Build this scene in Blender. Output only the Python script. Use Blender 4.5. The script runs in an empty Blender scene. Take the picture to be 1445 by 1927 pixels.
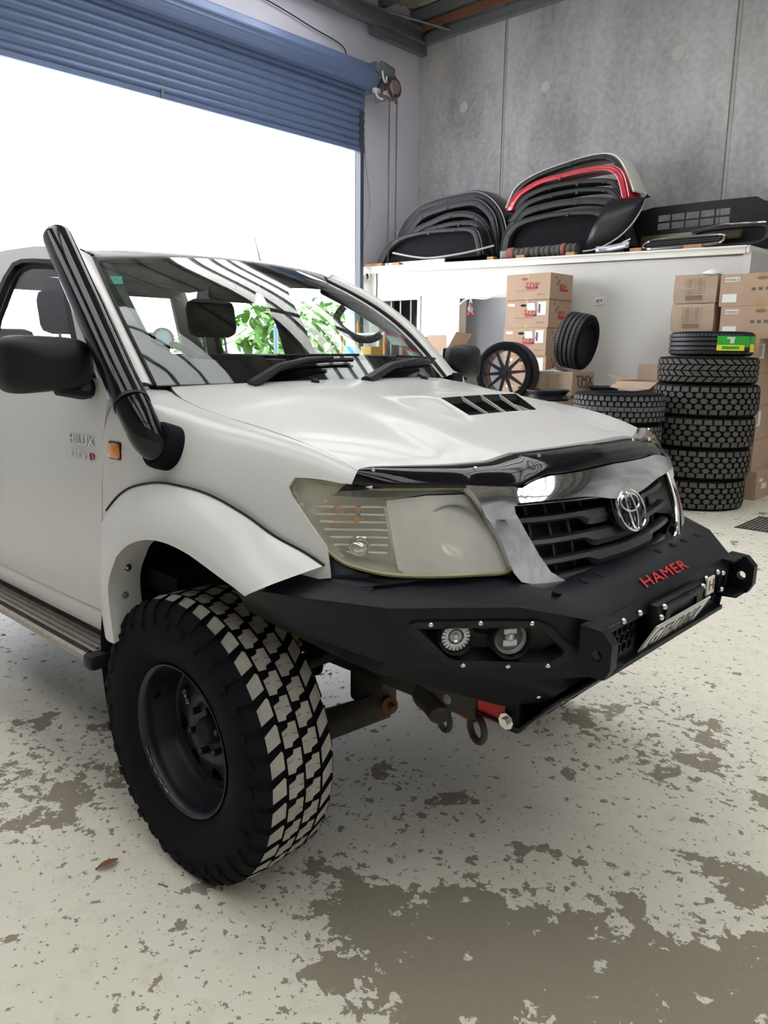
import bpy, bmesh, math, random
from mathutils import Vector, Matrix
from mathutils.geometry import delaunay_2d_cdt
random.seed(7)
PI=math.pi
scn=bpy.context.scene
COL=scn.collection
# ------------------------------------------------------------ camera
cd=bpy.data.cameras.new('camera'); CAM=bpy.data.objects.new('camera',cd); COL.objects.link(CAM)
cd.sensor_fit='HORIZONTAL'; cd.sensor_width=36.0; cd.lens=1465.13/1445*36.0; cd.clip_start=.02; cd.clip_end=200
_yaw,_pit,_rol=math.radians(133.0439),math.radians(11.6752),math.radians(.5627)
_f=Vector((math.cos(_pit)*math.cos(_yaw),math.cos(_pit)*math.sin(_yaw),-math.sin(_pit)))
_r=Vector((math.sin(_yaw),-math.cos(_yaw),0)); _u=_r.cross(_f)
_r2=math.cos(_rol)*_r+math.sin(_rol)*_u; _u2=-math.sin(_rol)*_r+math.cos(_rol)*_u
_m=Matrix((_r2,_u2,-_f)).transposed().to_4x4(); _m.translation=Vector((1.79875,-1.99530,1.49192))
CAM.matrix_world=_m
scn.camera=CAM
# ------------------------------------------------------------ sky, exposure
W=bpy.data.worlds.new('sky'); scn.world=W; W.use_nodes=True
_bg=W.node_tree.nodes['Background']; _bg.inputs[0].default_value=(.93,.96,1,1); _bg.inputs[1].default_value=1.0
scn.view_settings.view_transform='Standard'; scn.view_settings.look='None'; scn.view_settings.gamma=1
scn.view_settings.use_curve_mapping=False; scn.view_settings.exposure=3.2
scn.cycles.use_denoising=True
scn.cycles.max_bounces=10; scn.cycles.diffuse_bounces=5; scn.cycles.transparent_max_bounces=16
scn.cycles.caustics_reflective=False; scn.cycles.caustics_refractive=False
scn.cycles.sample_clamp_indirect=6
# ------------------------------------------------------------ materials
MATS={}
def nodes(name):
    m=bpy.data.materials.new(name); m.use_nodes=True; nt=m.node_tree
    return m,nt,nt.nodes['Principled BSDF']
def N(nt,t,**kw):
    n=nt.nodes.new(t)
    for k,v in kw.items():
        if k.startswith('i_'):
            key=k[2:]; key=int(key) if key.isdigit() else key.replace('_',' ')
            n.inputs[key].default_value=v
        else: setattr(n,k,v)
    return n
def L(nt,a,ao,b,bi): nt.links.new(a.outputs[ao],b.inputs[bi])
def pm(name,col,rough=.5,metal=0,coat=0,var=.08,scale=8,bump=0,bscale=60,spec=.5,emit=0,alpha=1):
    """plain procedural material: base colour varied by noise, optional fine bump"""
    if name in MATS: return MATS[name]
    m,nt,p=nodes(name)
    tc=N(nt,'ShaderNodeTexCoord'); nz=N(nt,'ShaderNodeTexNoise'); nz.inputs['Scale'].default_value=scale; nz.inputs['Detail'].default_value=4
    L(nt,tc,'Object',nz,'Vector')
    mx=N(nt,'ShaderNodeMix',data_type='RGBA')
    c=Vector(col[:3])
    mx.inputs[6].default_value=(*[max(0,v*(1-var)) for v in c],1); mx.inputs[7].default_value=(*[min(1,v*(1+var)) for v in c],1)
    L(nt,nz,'Fac',mx,'Factor'); L(nt,mx,2,p,'Base Color')
    p.inputs['Roughness'].default_value=rough; p.inputs['Metallic'].default_value=metal
    p.inputs['Coat Weight'].default_value=coat; p.inputs['Coat Roughness'].default_value=.06
    p.inputs['Specular IOR Level'].default_value=spec
    if emit: 
        L(nt,mx,2,p,'Emission Color'); p.inputs['Emission Strength'].default_value=emit
    if bump:
        n2=N(nt,'ShaderNodeTexNoise'); n2.inputs['Scale'].default_value=bscale; n2.inputs['Detail'].default_value=3
        L(nt,tc,'Object',n2,'Vector')
        b=N(nt,'ShaderNodeBump'); b.inputs['Strength'].default_value=bump; b.inputs['Distance'].default_value=.01
        L(nt,n2,'Fac',b,'Height'); L(nt,b,'Normal',p,'Normal')
    MATS[name]=m; return m
def glass(name,tint,refl=1.0,rough=.0,haze=0,hazecol=(.8,.8,.75)):
    """thin pane: fresnel mix of mirror reflection and tinted see-through"""
    if name in MATS: return MATS[name]
    m=bpy.data.materials.new(name); m.use_nodes=True; nt=m.node_tree; nt.nodes.clear()
    out=N(nt,'ShaderNodeOutputMaterial'); tr=N(nt,'ShaderNodeBsdfTransparent'); tr.inputs[0].default_value=(*tint,1)
    gl=N(nt,'ShaderNodeBsdfGlossy'); gl.inputs['Roughness'].default_value=rough
    fr=N(nt,'ShaderNodeFresnel'); ge=N(nt,'ShaderNodeNewGeometry'); io=N(nt,'ShaderNodeMath',operation='MULTIPLY_ADD'); io.inputs[1].default_value=1/1.5-1.5; io.inputs[2].default_value=1.5
    L(nt,ge,'Backfacing',io,0); L(nt,io,0,fr,0)   # same reflectance from both sides of the pane
    mu=N(nt,'ShaderNodeMath',operation='MULTIPLY'); mu.inputs[1].default_value=refl; mu.use_clamp=True
    mx=N(nt,'ShaderNodeMixShader')
    L(nt,fr,0,mu,0); L(nt,mu,0,mx,0); L(nt,gl,0,mx,2)
    if haze:
        df=N(nt,'ShaderNodeBsdfDiffuse'); df.inputs[0].default_value=(*hazecol,1)
        tl=N(nt,'ShaderNodeBsdfTranslucent'); tl.inputs[0].default_value=(*hazecol,1)
        m0=N(nt,'ShaderNodeMixShader'); m0.inputs[0].default_value=.35; L(nt,df,0,m0,1); L(nt,tl,0,m0,2)
        nz=N(nt,'ShaderNodeTexNoise'); nz.inputs['Scale'].default_value=9; nz.inputs['Detail'].default_value=3
        tc=N(nt,'ShaderNodeTexCoord'); L(nt,tc,'Object',nz,'Vector')
        rp=N(nt,'ShaderNodeMapRange'); rp.inputs[3].default_value=max(0,haze-.18); rp.inputs[4].default_value=min(1,haze+.18); L(nt,nz,'Fac',rp,0)
        m1=N(nt,'ShaderNodeMixShader'); L(nt,rp,0,m1,0); L(nt,tr,0,m1,1); L(nt,m0,0,m1,2); L(nt,m1,0,mx,1)
    else: L(nt,tr,0,mx,1)
    L(nt,mx,0,out,0); MATS[name]=m; return m
# ------------------------------------------------------------ mesh helpers
class MB:
    """collects geometry, builds ONE mesh object"""
    def __init__(s): s.v=[]; s.f=[]; s.mi=[]; s.M=Matrix.Identity(4); s.k=0
    def add(s,vs,fs,mi=None):
        o=len(s.v); s.v+=[tuple(s.M@Vector(p)) for p in vs]; s.f+=[tuple(i+o for i in f) for f in fs]; s.mi+=[s.k if mi is None else mi]*len(fs); return s
    def box(s,c,d,rot=None,bev=0):
        x,y,z=d[0]/2,d[1]/2,d[2]/2
        if bev<=0:
            vs=[Vector((a*x,b*y,e*z)) for a in(-1,1) for b in(-1,1) for e in(-1,1)]
            fs=[(0,1,3,2),(4,6,7,5),(0,4,5,1),(2,3,7,6),(0,2,6,4),(1,5,7,3)]
        else:
            bm=bmesh.new(); bmesh.ops.create_cube(bm,size=1)
            for v in bm.verts: v.co=Vector((v.co.x*d[0],v.co.y*d[1],v.co.z*d[2]))
            bmesh.ops.bevel(bm,geom=bm.edges[:],offset=bev,segments=2,affect='EDGES',profile=.5)
            bm.verts.index_update(); vs=[v.co.copy() for v in bm.verts]; fs=[tuple(v.index for v in f.verts) for f in bm.faces]; bm.free()
        if rot is not None: vs=[rot@v for v in vs]
        return s.add([v+Vector(c) for v in vs],fs)
    def cyl(s,a,b,r,r2=None,n=16,cap=True):
        a,b=Vector(a),Vector(b); r2=r if r2 is None else r2; d=(b-a).normalized()
        t=Vector((0,0,1)) if abs(d.z)<.9 else Vector((1,0,0)); e=d.cross(t).normalized(); g=d.cross(e)
        vs=[];fs=[]
        for i in range(n):
            w=2*PI*i/n; q=e*math.cos(w)+g*math.sin(w); vs+=[a+q*r,b+q*r2]
        for i in range(n):
            j=(i+1)%n; fs.append((2*i,2*i+1,2*j+1,2*j))
        if cap: fs+=[tuple(2*i for i in range(n)),tuple(2*i+1 for i in reversed(range(n)))]
        return s.add(vs,fs)
    def tube(s,path,r,n=10,cap=True,closed=False,sx=1.0):
        P=[Vector(p) for p in path]; m=len(P); R=r if isinstance(r,(list,tuple)) else [r]*m
        vs=[];fs=[]; prev=None
        for i,p in enumerate(P):
            if closed: d=(P[(i+1)%m]-P[i-1]).normalized()
            else: d=(P[min(i+1,m-1)]-P[max(i-1,0)]).normalized()
            if prev is None:
                t=Vector((0,0,1)) if abs(d.z)<.9 else Vector((1,0,0)); e=d.cross(t).normalized()
            else: e=(prev-d*prev.dot(d)).normalized()
            prev=e; g=d.cross(e)
            vs+=[p+(e*math.cos(2*PI*k/n)*sx+g*math.sin(2*PI*k/n))*R[i] for k in range(n)]
        for i in range(m if closed else m-1):
            for k in range(n):
                a,b=i*n,((i+1)%m)*n; k2=(k+1)%n; fs.append((a+k,a+k2,b+k2,b+k))
        if cap and not closed: fs+=[tuple(reversed(range(n))),tuple(range((m-1)*n,m*n))]
        return s.add(vs,fs)
    def lathe(s,prof,n=32,axis='Z',closed=False):
        """prof: (r, h) pairs; axis Y or Z"""
        vs=[];fs=[];m=len(prof)
        for i in range(n):
            w=2*PI*i/n
            for r,h in prof:
                vs.append((r*math.cos(w),r*math.sin(w),h) if axis=='Z' else ((r*math.cos(w),h,r*math.sin(w)) if axis=='Y' else (h,r*math.cos(w),r*math.sin(w))))
        for i in range(n):
            j=(i+1)%n
            for k in range(m if closed else m-1):
                k2=(k+1)%m; q=(i*m+k,j*m+k,j*m+k2,i*m+k2)
                fs.append(q if axis!='Y' else q[::-1])
        return s.add(vs,fs)
    def prism(s,poly,ax,a,b):
        """2-D polygon extruded along axis ax ('X','Y','Z') from a to b"""
        n=len(poly)
        def mk(p,h): return {'X':(h,p[0],p[1]),'Y':(p[0],h,p[1]),'Z':(p[0],p[1],h)}[ax]
        return s.add([mk(p,a) for p in poly]+[mk(p,b) for p in poly],
            [tuple(reversed(range(n))),tuple(range(n,2*n))]+[(i,(i+1)%n,n+(i+1)%n,n+i) for i in range(n)])
    def grid(s,rows,close_u=False,close_v=False):
        m,n=len(rows),len(rows[0]); fs=[]
        for i in range(m if close_u else m-1):
            for j in range(n if close_v else n-1):
                a,b=i*n,((i+1)%m)*n; j2=(j+1)%n; fs.append((a+j,a+j2,b+j2,b+j))
        return s.add([p for r in rows for p in r],fs)
    def slab(s,poly3,n,t):
        """flat 3-D polygon given thickness t against direction n"""
        n=Vector(n).normalized()*t; k=len(poly3); P=[Vector(p) for p in poly3]
        return s.add(P+[p-n for p in P],[tuple(range(k)),tuple(reversed(range(k,2*k)))]+[(i,k+i,k+(i+1)%k,(i+1)%k) for i in range(k)])
    def sphere(s,c,r,nu=14,nv=9,sc=(1,1,1)):
        rows=[]
        for i in range(nv+1):
            a=PI*i/nv; rows.append([(c[0]+r*sc[0]*math.sin(a)*math.cos(2*PI*k/nu),c[1]+r*sc[1]*math.sin(a)*math.sin(2*PI*k/nu),c[2]+r*sc[2]*math.cos(a)) for k in range(nu)])
        return s.grid(rows,close_v=True)
    def build(s,name,mats,parent=None,smooth=35,bevel=0,fixn=True,solid=0):
        me=bpy.data.meshes.new(name); me.from_pydata(s.v,[],s.f)
        mats=mats if isinstance(mats,(list,tuple)) else [mats]
        for m in mats: me.materials.append(m)
        if len(mats)>1: me.polygons.foreach_set('material_index',s.mi)
        if fixn or bevel:
            bm=bmesh.new(); bm.from_mesh(me); bmesh.ops.remove_doubles(bm,verts=bm.verts,dist=1e-5)
            if fixn: bmesh.ops.recalc_face_normals(bm,faces=bm.faces)
            bm.to_mesh(me); bm.free()
        if smooth:
            me.shade_smooth(); me.set_sharp_from_angle(angle=math.radians(smooth))
        o=bpy.data.objects.new(name,me); COL.objects.link(o)
        if parent: o.parent=parent
        if solid:
            md=o.modifiers.new('thickness','SOLIDIFY'); md.thickness=solid; md.offset=-1
        if bevel:
            md=o.modifiers.new('bevel','BEVEL'); md.width=bevel; md.segments=2; md.limit_method='ANGLE'; md.angle_limit=math.radians(30); md.harden_normals=False
        return o
def tag(o,label,cat,group=None,kind=None):
    o['label']=label; o['category']=cat
    if group: o['group']=group
    if kind: o['kind']=kind
    return o
def struct(o,label=None):
    o['kind']='structure'
    if label: o['label']=label
    return o
def empty(name,loc=(0,0,0),rz=0,parent=None):
    o=bpy.data.objects.new(name,None); COL.objects.link(o); o.location=loc; o.rotation_euler=(0,0,rz); o.empty_display_size=.1
    if parent: o.parent=parent
    return o
def copy_tree(o,parent=None):
    c=o.copy(); COL.objects.link(c); c.parent=parent
    for ch in list(o.children): copy_tree(ch,c)
    return c
def text_mesh(txt,size,depth=.002,align='CENTER',font_scale=(1,1),shear=0,spacing=1):
    """letters as a mesh lying in the XY plane, centred"""
    cu=bpy.data.curves.new('t','FONT'); cu.body=txt; cu.size=size; cu.extrude=depth; cu.align_x=align; cu.align_y='CENTER'; cu.shear=shear; cu.space_character=spacing; cu.resolution_u=3
    ob=bpy.data.objects.new('t',cu); COL.objects.link(ob)
    dg=bpy.context.evaluated_depsgraph_get(); dg.update(); e=ob.evaluated_get(dg); me=bpy.data.meshes.new_from_object(e)
    vs=[Vector((v.co.x*font_scale[0],v.co.y*font_scale[1],v.co.z)) for v in me.vertices]; fs=[tuple(p.vertices) for p in me.polygons]
    bpy.data.objects.remove(ob); bpy.data.curves.remove(cu); bpy.data.meshes.remove(me)
    return vs,fs
def frame(o,x,y,z=None):
    """matrix with origin o and axes x, y (text right, text up)"""
    x=Vector(x).normalized(); y=Vector(y); y=(y-x*y.dot(x)).normalized(); n=x.cross(y)
    m=Matrix((x,y,n)).transposed().to_4x4(); m.translation=Vector(o); return m
def letters(name,txt,size,M,mat,parent=None,depth=.002,**kw):
    b=MB(); b.M=M; vs,fs=text_mesh(txt,size,depth,**kw); b.add(vs,fs); return b.build(name,mat,parent,smooth=0,fixn=False)
def panel(name,outline,S,mat,parent=None,step=.03,thick=.004,holes=(),mirror=False,smooth=35,inward=None):
    """outline (2-D, in the parameters of surface S) filled with a fine mesh, mapped by S, given thickness"""
    def dens(pl):
        out=[]
        for i in range(len(pl)):
            a,b=Vector(pl[i]),Vector(pl[(i+1)%len(pl)]); n=max(1,int((b-a).length/step+.5)); out+=[a.lerp(b,k/n) for k in range(n)]
        return out
    loops=[dens(outline)]+[dens(h) for h in holes]
    V=[];E=[]
    for lp in loops:
        o=len(V); V+=lp; E+=[(o+i,o+(i+1)%len(lp)) for i in range(len(lp))]
    def inside(p,lp):
        c=False;j=len(lp)-1
        for i in range(len(lp)):
            if (lp[i].y>p[1])!=(lp[j].y>p[1]) and p[0]<(lp[j].x-lp[i].x)*(p[1]-lp[i].y)/(lp[j].y-lp[i].y)+lp[i].x: c=not c
            j=i
        return c
    def near(p): return any((q-Vector(p)).length<step*.55 for lp in loops for q in lp)
    x0=min(p.x for p in loops[0]); x1=max(p.x for p in loops[0]); y0=min(p.y for p in loops[0]); y1=max(p.y for p in loops[0])
    r=0; y=y0
    while y<y1:
        x=x0+(step/2 if r%2 else 0)
        while x<x1:
            if inside((x,y),loops[0]) and not any(inside((x,y),h) for h in loops[1:]) and not near((x,y)): V.append(Vector((x,y)))
            x+=step
        y+=step*.87; r+=1
    rv,re,rf,*_=delaunay_2d_cdt(V,E,[],0,1e-6)
    F=[]
    for f in rf:
        c=sum((rv[i] for i in f),Vector((0,0)))/len(f)
        if inside(c,loops[0]) and not any(inside(c,h) for h in loops[1:]): F.append(tuple(f))
    P=[];NN=[]; e=1e-3
    for q in rv:
        p=Vector(S(q.x,q.y)); du=Vector(S(q.x+e,q.y))-Vector(S(q.x-e,q.y)); dv=Vector(S(q.x,q.y+e))-Vector(S(q.x,q.y-e))
        n=du.cross(dv); n=n.normalized() if n.length>1e-12 else Vector((0,0,1))
        if inward is not None and n.dot(p-Vector(inward))<0: n=-n
        P.append(p);NN.append(n)
    used=sorted({i for f in F for i in f}); mp={i:k for k,i in enumerate(used)}
    P=[P[i] for i in used]; NN=[NN[i] for i in used]; F=[tuple(mp[i] for i in f) for f in F]
    F2=[]
    for f in F:
        a,b,c=[P[i] for i in f[:3]]
        F2.append(f if (b-a).cross(c-a).dot(NN[f[0]])>0 else f[::-1])
    F=F2; m=len(P)
    if thick>0:
        cnt={}
        for f in F:
            for i in range(len(f)):
                a,b=f[i],f[(i+1)%len(f)]; cnt[(a,b)]=1
        B=[(a,b) for a,b in cnt if (b,a) not in cnt]
        P=P+[P[i]-NN[i]*thick for i in range(m)]
        F=F+[tuple(i+m for i in reversed(f)) for f in F]+[(b,a,a+m,b+m) for a,b in B]
    if mirror: P=[Vector((p.x,-p.y,p.z)) for p in P]; F=[f[::-1] for f in F]
    b=MB(); b.add(P,F); return b.build(name,mat,parent,smooth=smooth,fixn=False)
def mir(pl): return [(a,-b) for a,b in reversed(pl)]
def bez(a,b,c,t): return a*(1-t)**2+b*2*t*(1-t)+c*t*t
def smooth_path(pts,n=6):
    """Catmull-Rom through points"""
    P=[Vector(p) for p in pts]; out=[]
    for i in range(len(P)-1):
        p0=P[max(i-1,0)];p1=P[i];p2=P[i+1];p3=P[min(i+2,len(P)-1)]
        for k in range(n):
            t=k/n; out.append(.5*((2*p1)+(-p0+p2)*t+(2*p0-5*p1+4*p2-p3)*t*t+(-p0+3*p1-3*p2+p3)*t**3))
    return out+[P[-1]]

class Sp:
    """smooth 1-D curve through (x, y) knots (finite-difference Hermite)"""
    def __init__(s, pts):
        s.x=[p[0] for p in pts]; s.y=[p[1] for p in pts]; n=len(pts)
        d=[(s.y[i+1]-s.y[i])/(s.x[i+1]-s.x[i]) for i in range(n-1)]
        s.m=[d[0]]+[0 if d[i-1]*d[i]<=0 else 2*d[i-1]*d[i]/(d[i-1]+d[i]) for i in range(1,n-1)]+[d[-1]]
    def __call__(s, t):
        x=s.x
        if t<=x[0]: return s.y[0]+s.m[0]*(t-x[0])
        if t>=x[-1]: return s.y[-1]+s.m[-1]*(t-x[-1])
        i=0
        while t>x[i+1]: i+=1
        h=x[i+1]-x[i]; u=(t-x[i])/h
        a=1+2*u; b=1-u
        return s.y[i]*a*b*b+s.m[i]*h*u*b*b+s.y[i+1]*u*u*(3-2*u)-s.m[i+1]*h*u*u*b
def sstep(a,b,x):
    u=min(1,max(0,(x-a)/(b-a))); return u*u*u*(u*(6*u-15)+10)
def sgn(v): return -1.0 if v<0 else 1.0
# ---- bonnet: height over (x, y) ----
def ZG(x): return 1.317-.1246*x+.0643*x*x-.0884*x**3-.446*x**4
def YG(x): return .733+.0927*x-.1963*x*x-.028*x**3
def hood_z(x,y):
    a=abs(y); e=ZG(x)
    crown=(.064-.022*sstep(-.1,.45,x))*(1-(a/.74)**2.2)
    bulge=.012*(1-sstep(.32,.50,a))*sstep(-.3,.5,x)
    # the nose stays higher in the middle than at the corners
    mid=(.055*sstep(.45,.78,x))*(1-(a/.74)**2)
    return e+crown+bulge+mid
def S_hood(x,y): return (x,y,hood_z(x,y))
# ---- right front wing (fender): t 0 at the flank, 1 at the bonnet gap; t<0 goes straight down
def YS(x):
    if x<-.28: return .878-.010*max(0,(-1.6-x))**2
    return .8721-.0478*x-.0843*x*x-.0953*x**3-.2258*x**4
ZL=.97
def S_fender(x,t):
    yg,zg,ys=YG(x),ZG(x),YS(x)
    if t<=0:
        z=ZL+t*.45
        return (x,-(ys-.12*(ZL-z)**2),z)
    n=2.4+3.2*sstep(-.02,-.42,x); a=min(t,1)**(n/2.4)*math.pi/2
    return (x,-(yg+(ys-yg)*max(0,math.cos(a))**(2/n)),ZL+(zg-ZL)*max(0,math.sin(a))**(2/n))
# ---- flank of the cab below the windows
def side_y(x,z):
    b=YS(x)
    if z>1.0: b-=.10*(z-1.0)**2
    if z<.86: b-=.5*(.86-z)**2
    return b
def S_side(x,z): return (x,-side_y(x,z),z)
# ---- greenhouse side (tumblehome)
def S_cab(x,z):
    dz=z-1.42
    return (x,-(.857-.30*dz-.42*dz*dz),z)
# ---- nose: plan curve by arc parameter s (0 centre, right side positive), z height
PL=[(.875,0),(.868,.15),(.850,.30),(.822,.42),(.79,.50),(.735,.60),(.655,.69),(.55,.762),(.42,.815),(.28,.845),(.1,.868)]
_s=[0.]
for i in range(1,len(PL)): _s.append(_s[-1]+math.dist(PL[i],PL[i-1]))
PX=Sp([(-_s[1],PL[1][0])]+[(_s[i],PL[i][0]) for i in range(len(PL))]); PY=Sp([(_s[i],PL[i][1]) for i in range(len(PL))])
def plan(s):
    a=abs(s); x,y=PX(a),PY(a); e=.004
    dx,dy=PX(a+e)-PX(a),PY(a+e)-PY(a); l=math.hypot(dx,dy)
    nx,ny=dy/l,-dx/l        # outward normal for the y>0 copy
    return x,y,nx,ny
def lean(z):
    d=z-.95
    return .18*d+.9*d*d if d>0 else .18*d
def S_nose(s,z,off=0.0):
    x,y,nx,ny=plan(s); o=off-lean(z)*(1-.72*sstep(.48,.92,abs(s))); k=-1.0 if s>=0 else 1.0   # s>0: right side (y<0)
    return (x+nx*o, k*(y+ny*o), z)
# ---- windscreen: u across -1..1 (u>0 right side y<0), v 0 bottom..1 top
def S_screen(u,v,off=0.0):
    bow=math.sin(math.pi*v); hw=.722+(.578-.722)*v+.033*bow; y=-hw*u
    xb=-.115-.265*abs(u)**2.1; xt=-.865-.115*abs(u)**2.2
    zb=1.398-.016*u*u; zt=1.842-.036*u*u
    return (xb+(xt-xb)*v+.020*bow+off*.57, y, zb+(zt-zb)*v+.036*bow+off*.82)

def S_roof(x,y):
    a=abs(y); u=a/.60
    zc=RZ(x)
    return (x,y,zc-.036*min(u,1.3)**2-.05*max(0,u-.93)**1.5*2)
RZ=Sp([(-.80,1.825),(-.86,1.842),(-1.0,1.872),(-1.25,1.895),(-1.7,1.905),(-2.2,1.89)][::-1])
# ------------------------------------------------------------ shared materials
PAINT=pm('white_paint',(.65,.648,.64),rough=.34,coat=.3,var=.012,scale=2)
BLK=pm('satin_black_powdercoat',(.002,.0035,.008),rough=.46,var=.15,scale=30,bump=.03,bscale=900,spec=.28)
GLB=pm('gloss_black',(.005,.005,.008),rough=.07,coat=0,var=.1,spec=.4)
PLB=pm('black_plastic',(.006,.006,.009),rough=.5,spec=.35,var=.15,scale=20,bump=.02,bscale=700)
RUB=pm('black_rubber',(.0045,.005,.007),rough=.8,var=.25,scale=14,bump=.05,bscale=300,spec=.14)
TRD=pm('worn_tread_rubber',(.36,.34,.30),rough=.9,var=.35,scale=25,bump=.08,bscale=260)
CHR=pm('chrome',(.86,.87,.90),rough=.06,metal=1,var=.02)
STL=pm('bright_steel',(.75,.74,.70),rough=.25,metal=1,var=.1)
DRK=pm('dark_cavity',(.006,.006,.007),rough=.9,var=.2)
GRY=pm('grille_grey_plastic',(.035,.037,.043),rough=.38,var=.1)
INT=pm('interior_grey_plastic',(.05,.052,.055),rough=.7,var=.1,bump=.03,bscale=400)
CLO=pm('charcoal_seat_cloth',(.03,.031,.036),rough=.95,var=.2,scale=60,bump=.08,bscale=500)
RED=pm('red_paint',(.55,.01,.015),rough=.4,var=.08)
IRON=pm('oily_iron',(.05,.045,.04),rough=.6,metal=.3,var=.5,scale=18,bump=.15,bscale=60)
RUST=pm('rusty_steel',(.16,.07,.03),rough=.85,var=.5,scale=30,bump=.1,bscale=90)
YEL=pm('yellow_spring_paint',(.6,.36,.02),rough=.5,var=.15)
ORN=pm('orange_lens',(.75,.22,.01),rough=.12,coat=1,var=.1,scale=40)
ALU=pm('dull_aluminium',(.40,.37,.31),rough=.5,metal=.6,var=.3,scale=30,bump=.04)
SCR=glass("windscreen_glass",(.80,.88,.86),refl=1.6)
GLS=glass('side_glass',(.82,.87,.86),refl=1.0)
LENS=glass('clear_lamp_lens',(.93,.91,.84),refl=1.2,rough=.06,haze=.22,hazecol=(.92,.89,.78))
HAZE=glass('hazed_lamp_lens',(.9,.88,.8),refl=1.0,rough=.12,haze=.74,hazecol=(.92,.91,.84))
PUR=pm('frosted_reflector',(.78,.78,.74),rough=.3,metal=.25,var=.1,scale=14)

# ============================================================ THE WORKSHOP
def floor_mat():
    m,nt,p=nodes('worn_painted_concrete')
    tc=N(nt,'ShaderNodeTexCoord')
    def noise(sc,det=8,ro=.6,dist=0):
        n=N(nt,'ShaderNodeTexNoise'); n.inputs['Scale'].default_value=sc; n.inputs['Detail'].default_value=det; n.inputs['Roughness'].default_value=ro; n.inputs['Distortion'].default_value=dist; L(nt,tc,'Object',n,'Vector'); return n
    def math_(op,a,b=None,c=None):
        n=N(nt,'ShaderNodeMath',operation=op)
        for i,x in enumerate((a,b,c)):
            if x is None: continue
            if isinstance(x,(int,float)): n.inputs[i].default_value=x
            else: L(nt,x[0],x[1],n,i)
        return (n,0)
    # where the paint has worn through: patches (centre x, y, radius, amount) plus fractal noise
    patches=[(.50,-.70,.16,.13),(.72,-.70,.22,.17),(.95,-.58,.26,.19),(.86,-.42,.16,.10),(1.16,.18,.15,.15),(1.36,-.22,.22,.16),(1.10,-.20,.16,.07),(1.2,-.45,.2,.12),(-.88,-.9,.40,.10),(-.55,-1.05,.25,.07),(.78,.66,.28,.10),(.45,.85,.3,.08),(.13,-.12,.22,.03)]
    acc=None
    for x,y,r,w in patches:
        d=N(nt,'ShaderNodeVectorMath',operation='DISTANCE'); L(nt,tc,'Object',d,0); d.inputs[1].default_value=(x,y,0)
        q=math_('DIVIDE',(d,1),r); q=math_('MULTIPLY',q,q); q=math_('MULTIPLY',q,-1.0); q=math_('EXPONENT',q); q=math_('MULTIPLY',q,w)
        acc=q if acc is None else math_('ADD',acc,q)
    n1=noise(4.2,7,.62); n2=noise(23,6,.64); n3=noise(.9,3,.5); n7=noise(11,8,.62); n8=noise(48,4,.6)
    low=math_('MULTIPLY',math_('SUBTRACT',(n3,0),.5),.12)
    big=math_('ADD',math_('ADD',(n1,0),acc),low)                       # large worn-through areas
    def thr(v,a,w=.006):
        r=N(nt,'ShaderNodeMapRange'); r.inputs[1].default_value=a; r.inputs[2].default_value=a+w; L(nt,v[0],v[1],r,0); return (r,0)
    m_big=thr(big,.620)
    chips=math_('ADD',math_('ADD',(n2,0),math_('MULTIPLY',acc,.55)),low)  # scattered chips
    m_chip=thr(chips,.612,.008)
    fine=math_('ADD',(n8,0),math_('MULTIPLY',low,.8)); m_fine=thr(fine,.645,.01)
    isl=math_('SUBTRACT',(n7,0),math_('MULTIPLY',acc,.15)); m_isl=thr(isl,.575)      # islands of paint left standing
    m_big=math_('MULTIPLY',m_big,math_('SUBTRACT',1.0,m_isl))
    edge=math_('MAXIMUM',math_('MAXIMUM',m_big,m_chip),m_fine)[0]
    paint=N(nt,'ShaderNodeMix',data_type='RGBA'); paint.inputs[6].default_value=(.60,.57,.48,1); paint.inputs[7].default_value=(.78,.75,.66,1)
    n4=noise(2.2,8,.65); L(nt,n4,0,paint,0)
    dirt=noise(9,10,.7); dm=N(nt,'ShaderNodeMapRange'); dm.inputs[1].default_value=.50; dm.inputs[2].default_value=.72; dm.inputs[4].default_value=.35; L(nt,dirt,0,dm,0)
    p2=N(nt,'ShaderNodeMix',data_type='RGBA'); L(nt,dm,0,p2,0); L(nt,paint,2,p2,6); p2.inputs[7].default_value=(.40,.36,.28,1)
    conc=N(nt,'ShaderNodeMix',data_type='RGBA'); conc.inputs[6].default_value=(.225,.195,.15,1); conc.inputs[7].default_value=(.29,.255,.20,1); n5=noise(40,6,.7); L(nt,n5,0,conc,0)
    mx=N(nt,'ShaderNodeMix',data_type='RGBA'); L(nt,edge,0,mx,0); L(nt,p2,2,mx,6); L(nt,conc,2,mx,7)
    # cracks
    vo=N(nt,'ShaderNodeTexVoronoi',feature='DISTANCE_TO_EDGE'); vo.inputs['Scale'].default_value=.55; 
    wv=N(nt,'ShaderNodeVectorMath',operation='ADD'); sc_=N(nt,'ShaderNodeVectorMath',operation='SCALE'); sc_.inputs['Scale'].default_value=.35
    n6=noise(2.5,6,.6); L(nt,n6,1,sc_,0); L(nt,tc,'Object',wv,0); L(nt,sc_,0,wv,1); L(nt,wv,0,vo,'Vector')
    ck=N(nt,'ShaderNodeMapRange'); ck.inputs[1].default_value=.0015; ck.inputs[2].default_value=.004; ck.inputs[3].default_value=.0; ck.inputs[4].default_value=0; L(nt,vo,0,ck,0)
    mc=N(nt,'ShaderNodeMix',data_type='RGBA'); L(nt,ck,0,mc,0); L(nt,mx,2,mc,6); mc.inputs[7].default_value=(.15,.12,.08,1)
    L(nt,mc,2,p,'Base Color')
    ro=N(nt,'ShaderNodeMapRange'); ro.inputs[3].default_value=.42; ro.inputs[4].default_value=.8; L(nt,edge,0,ro,0); L(nt,ro,0,p,'Roughness')
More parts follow.
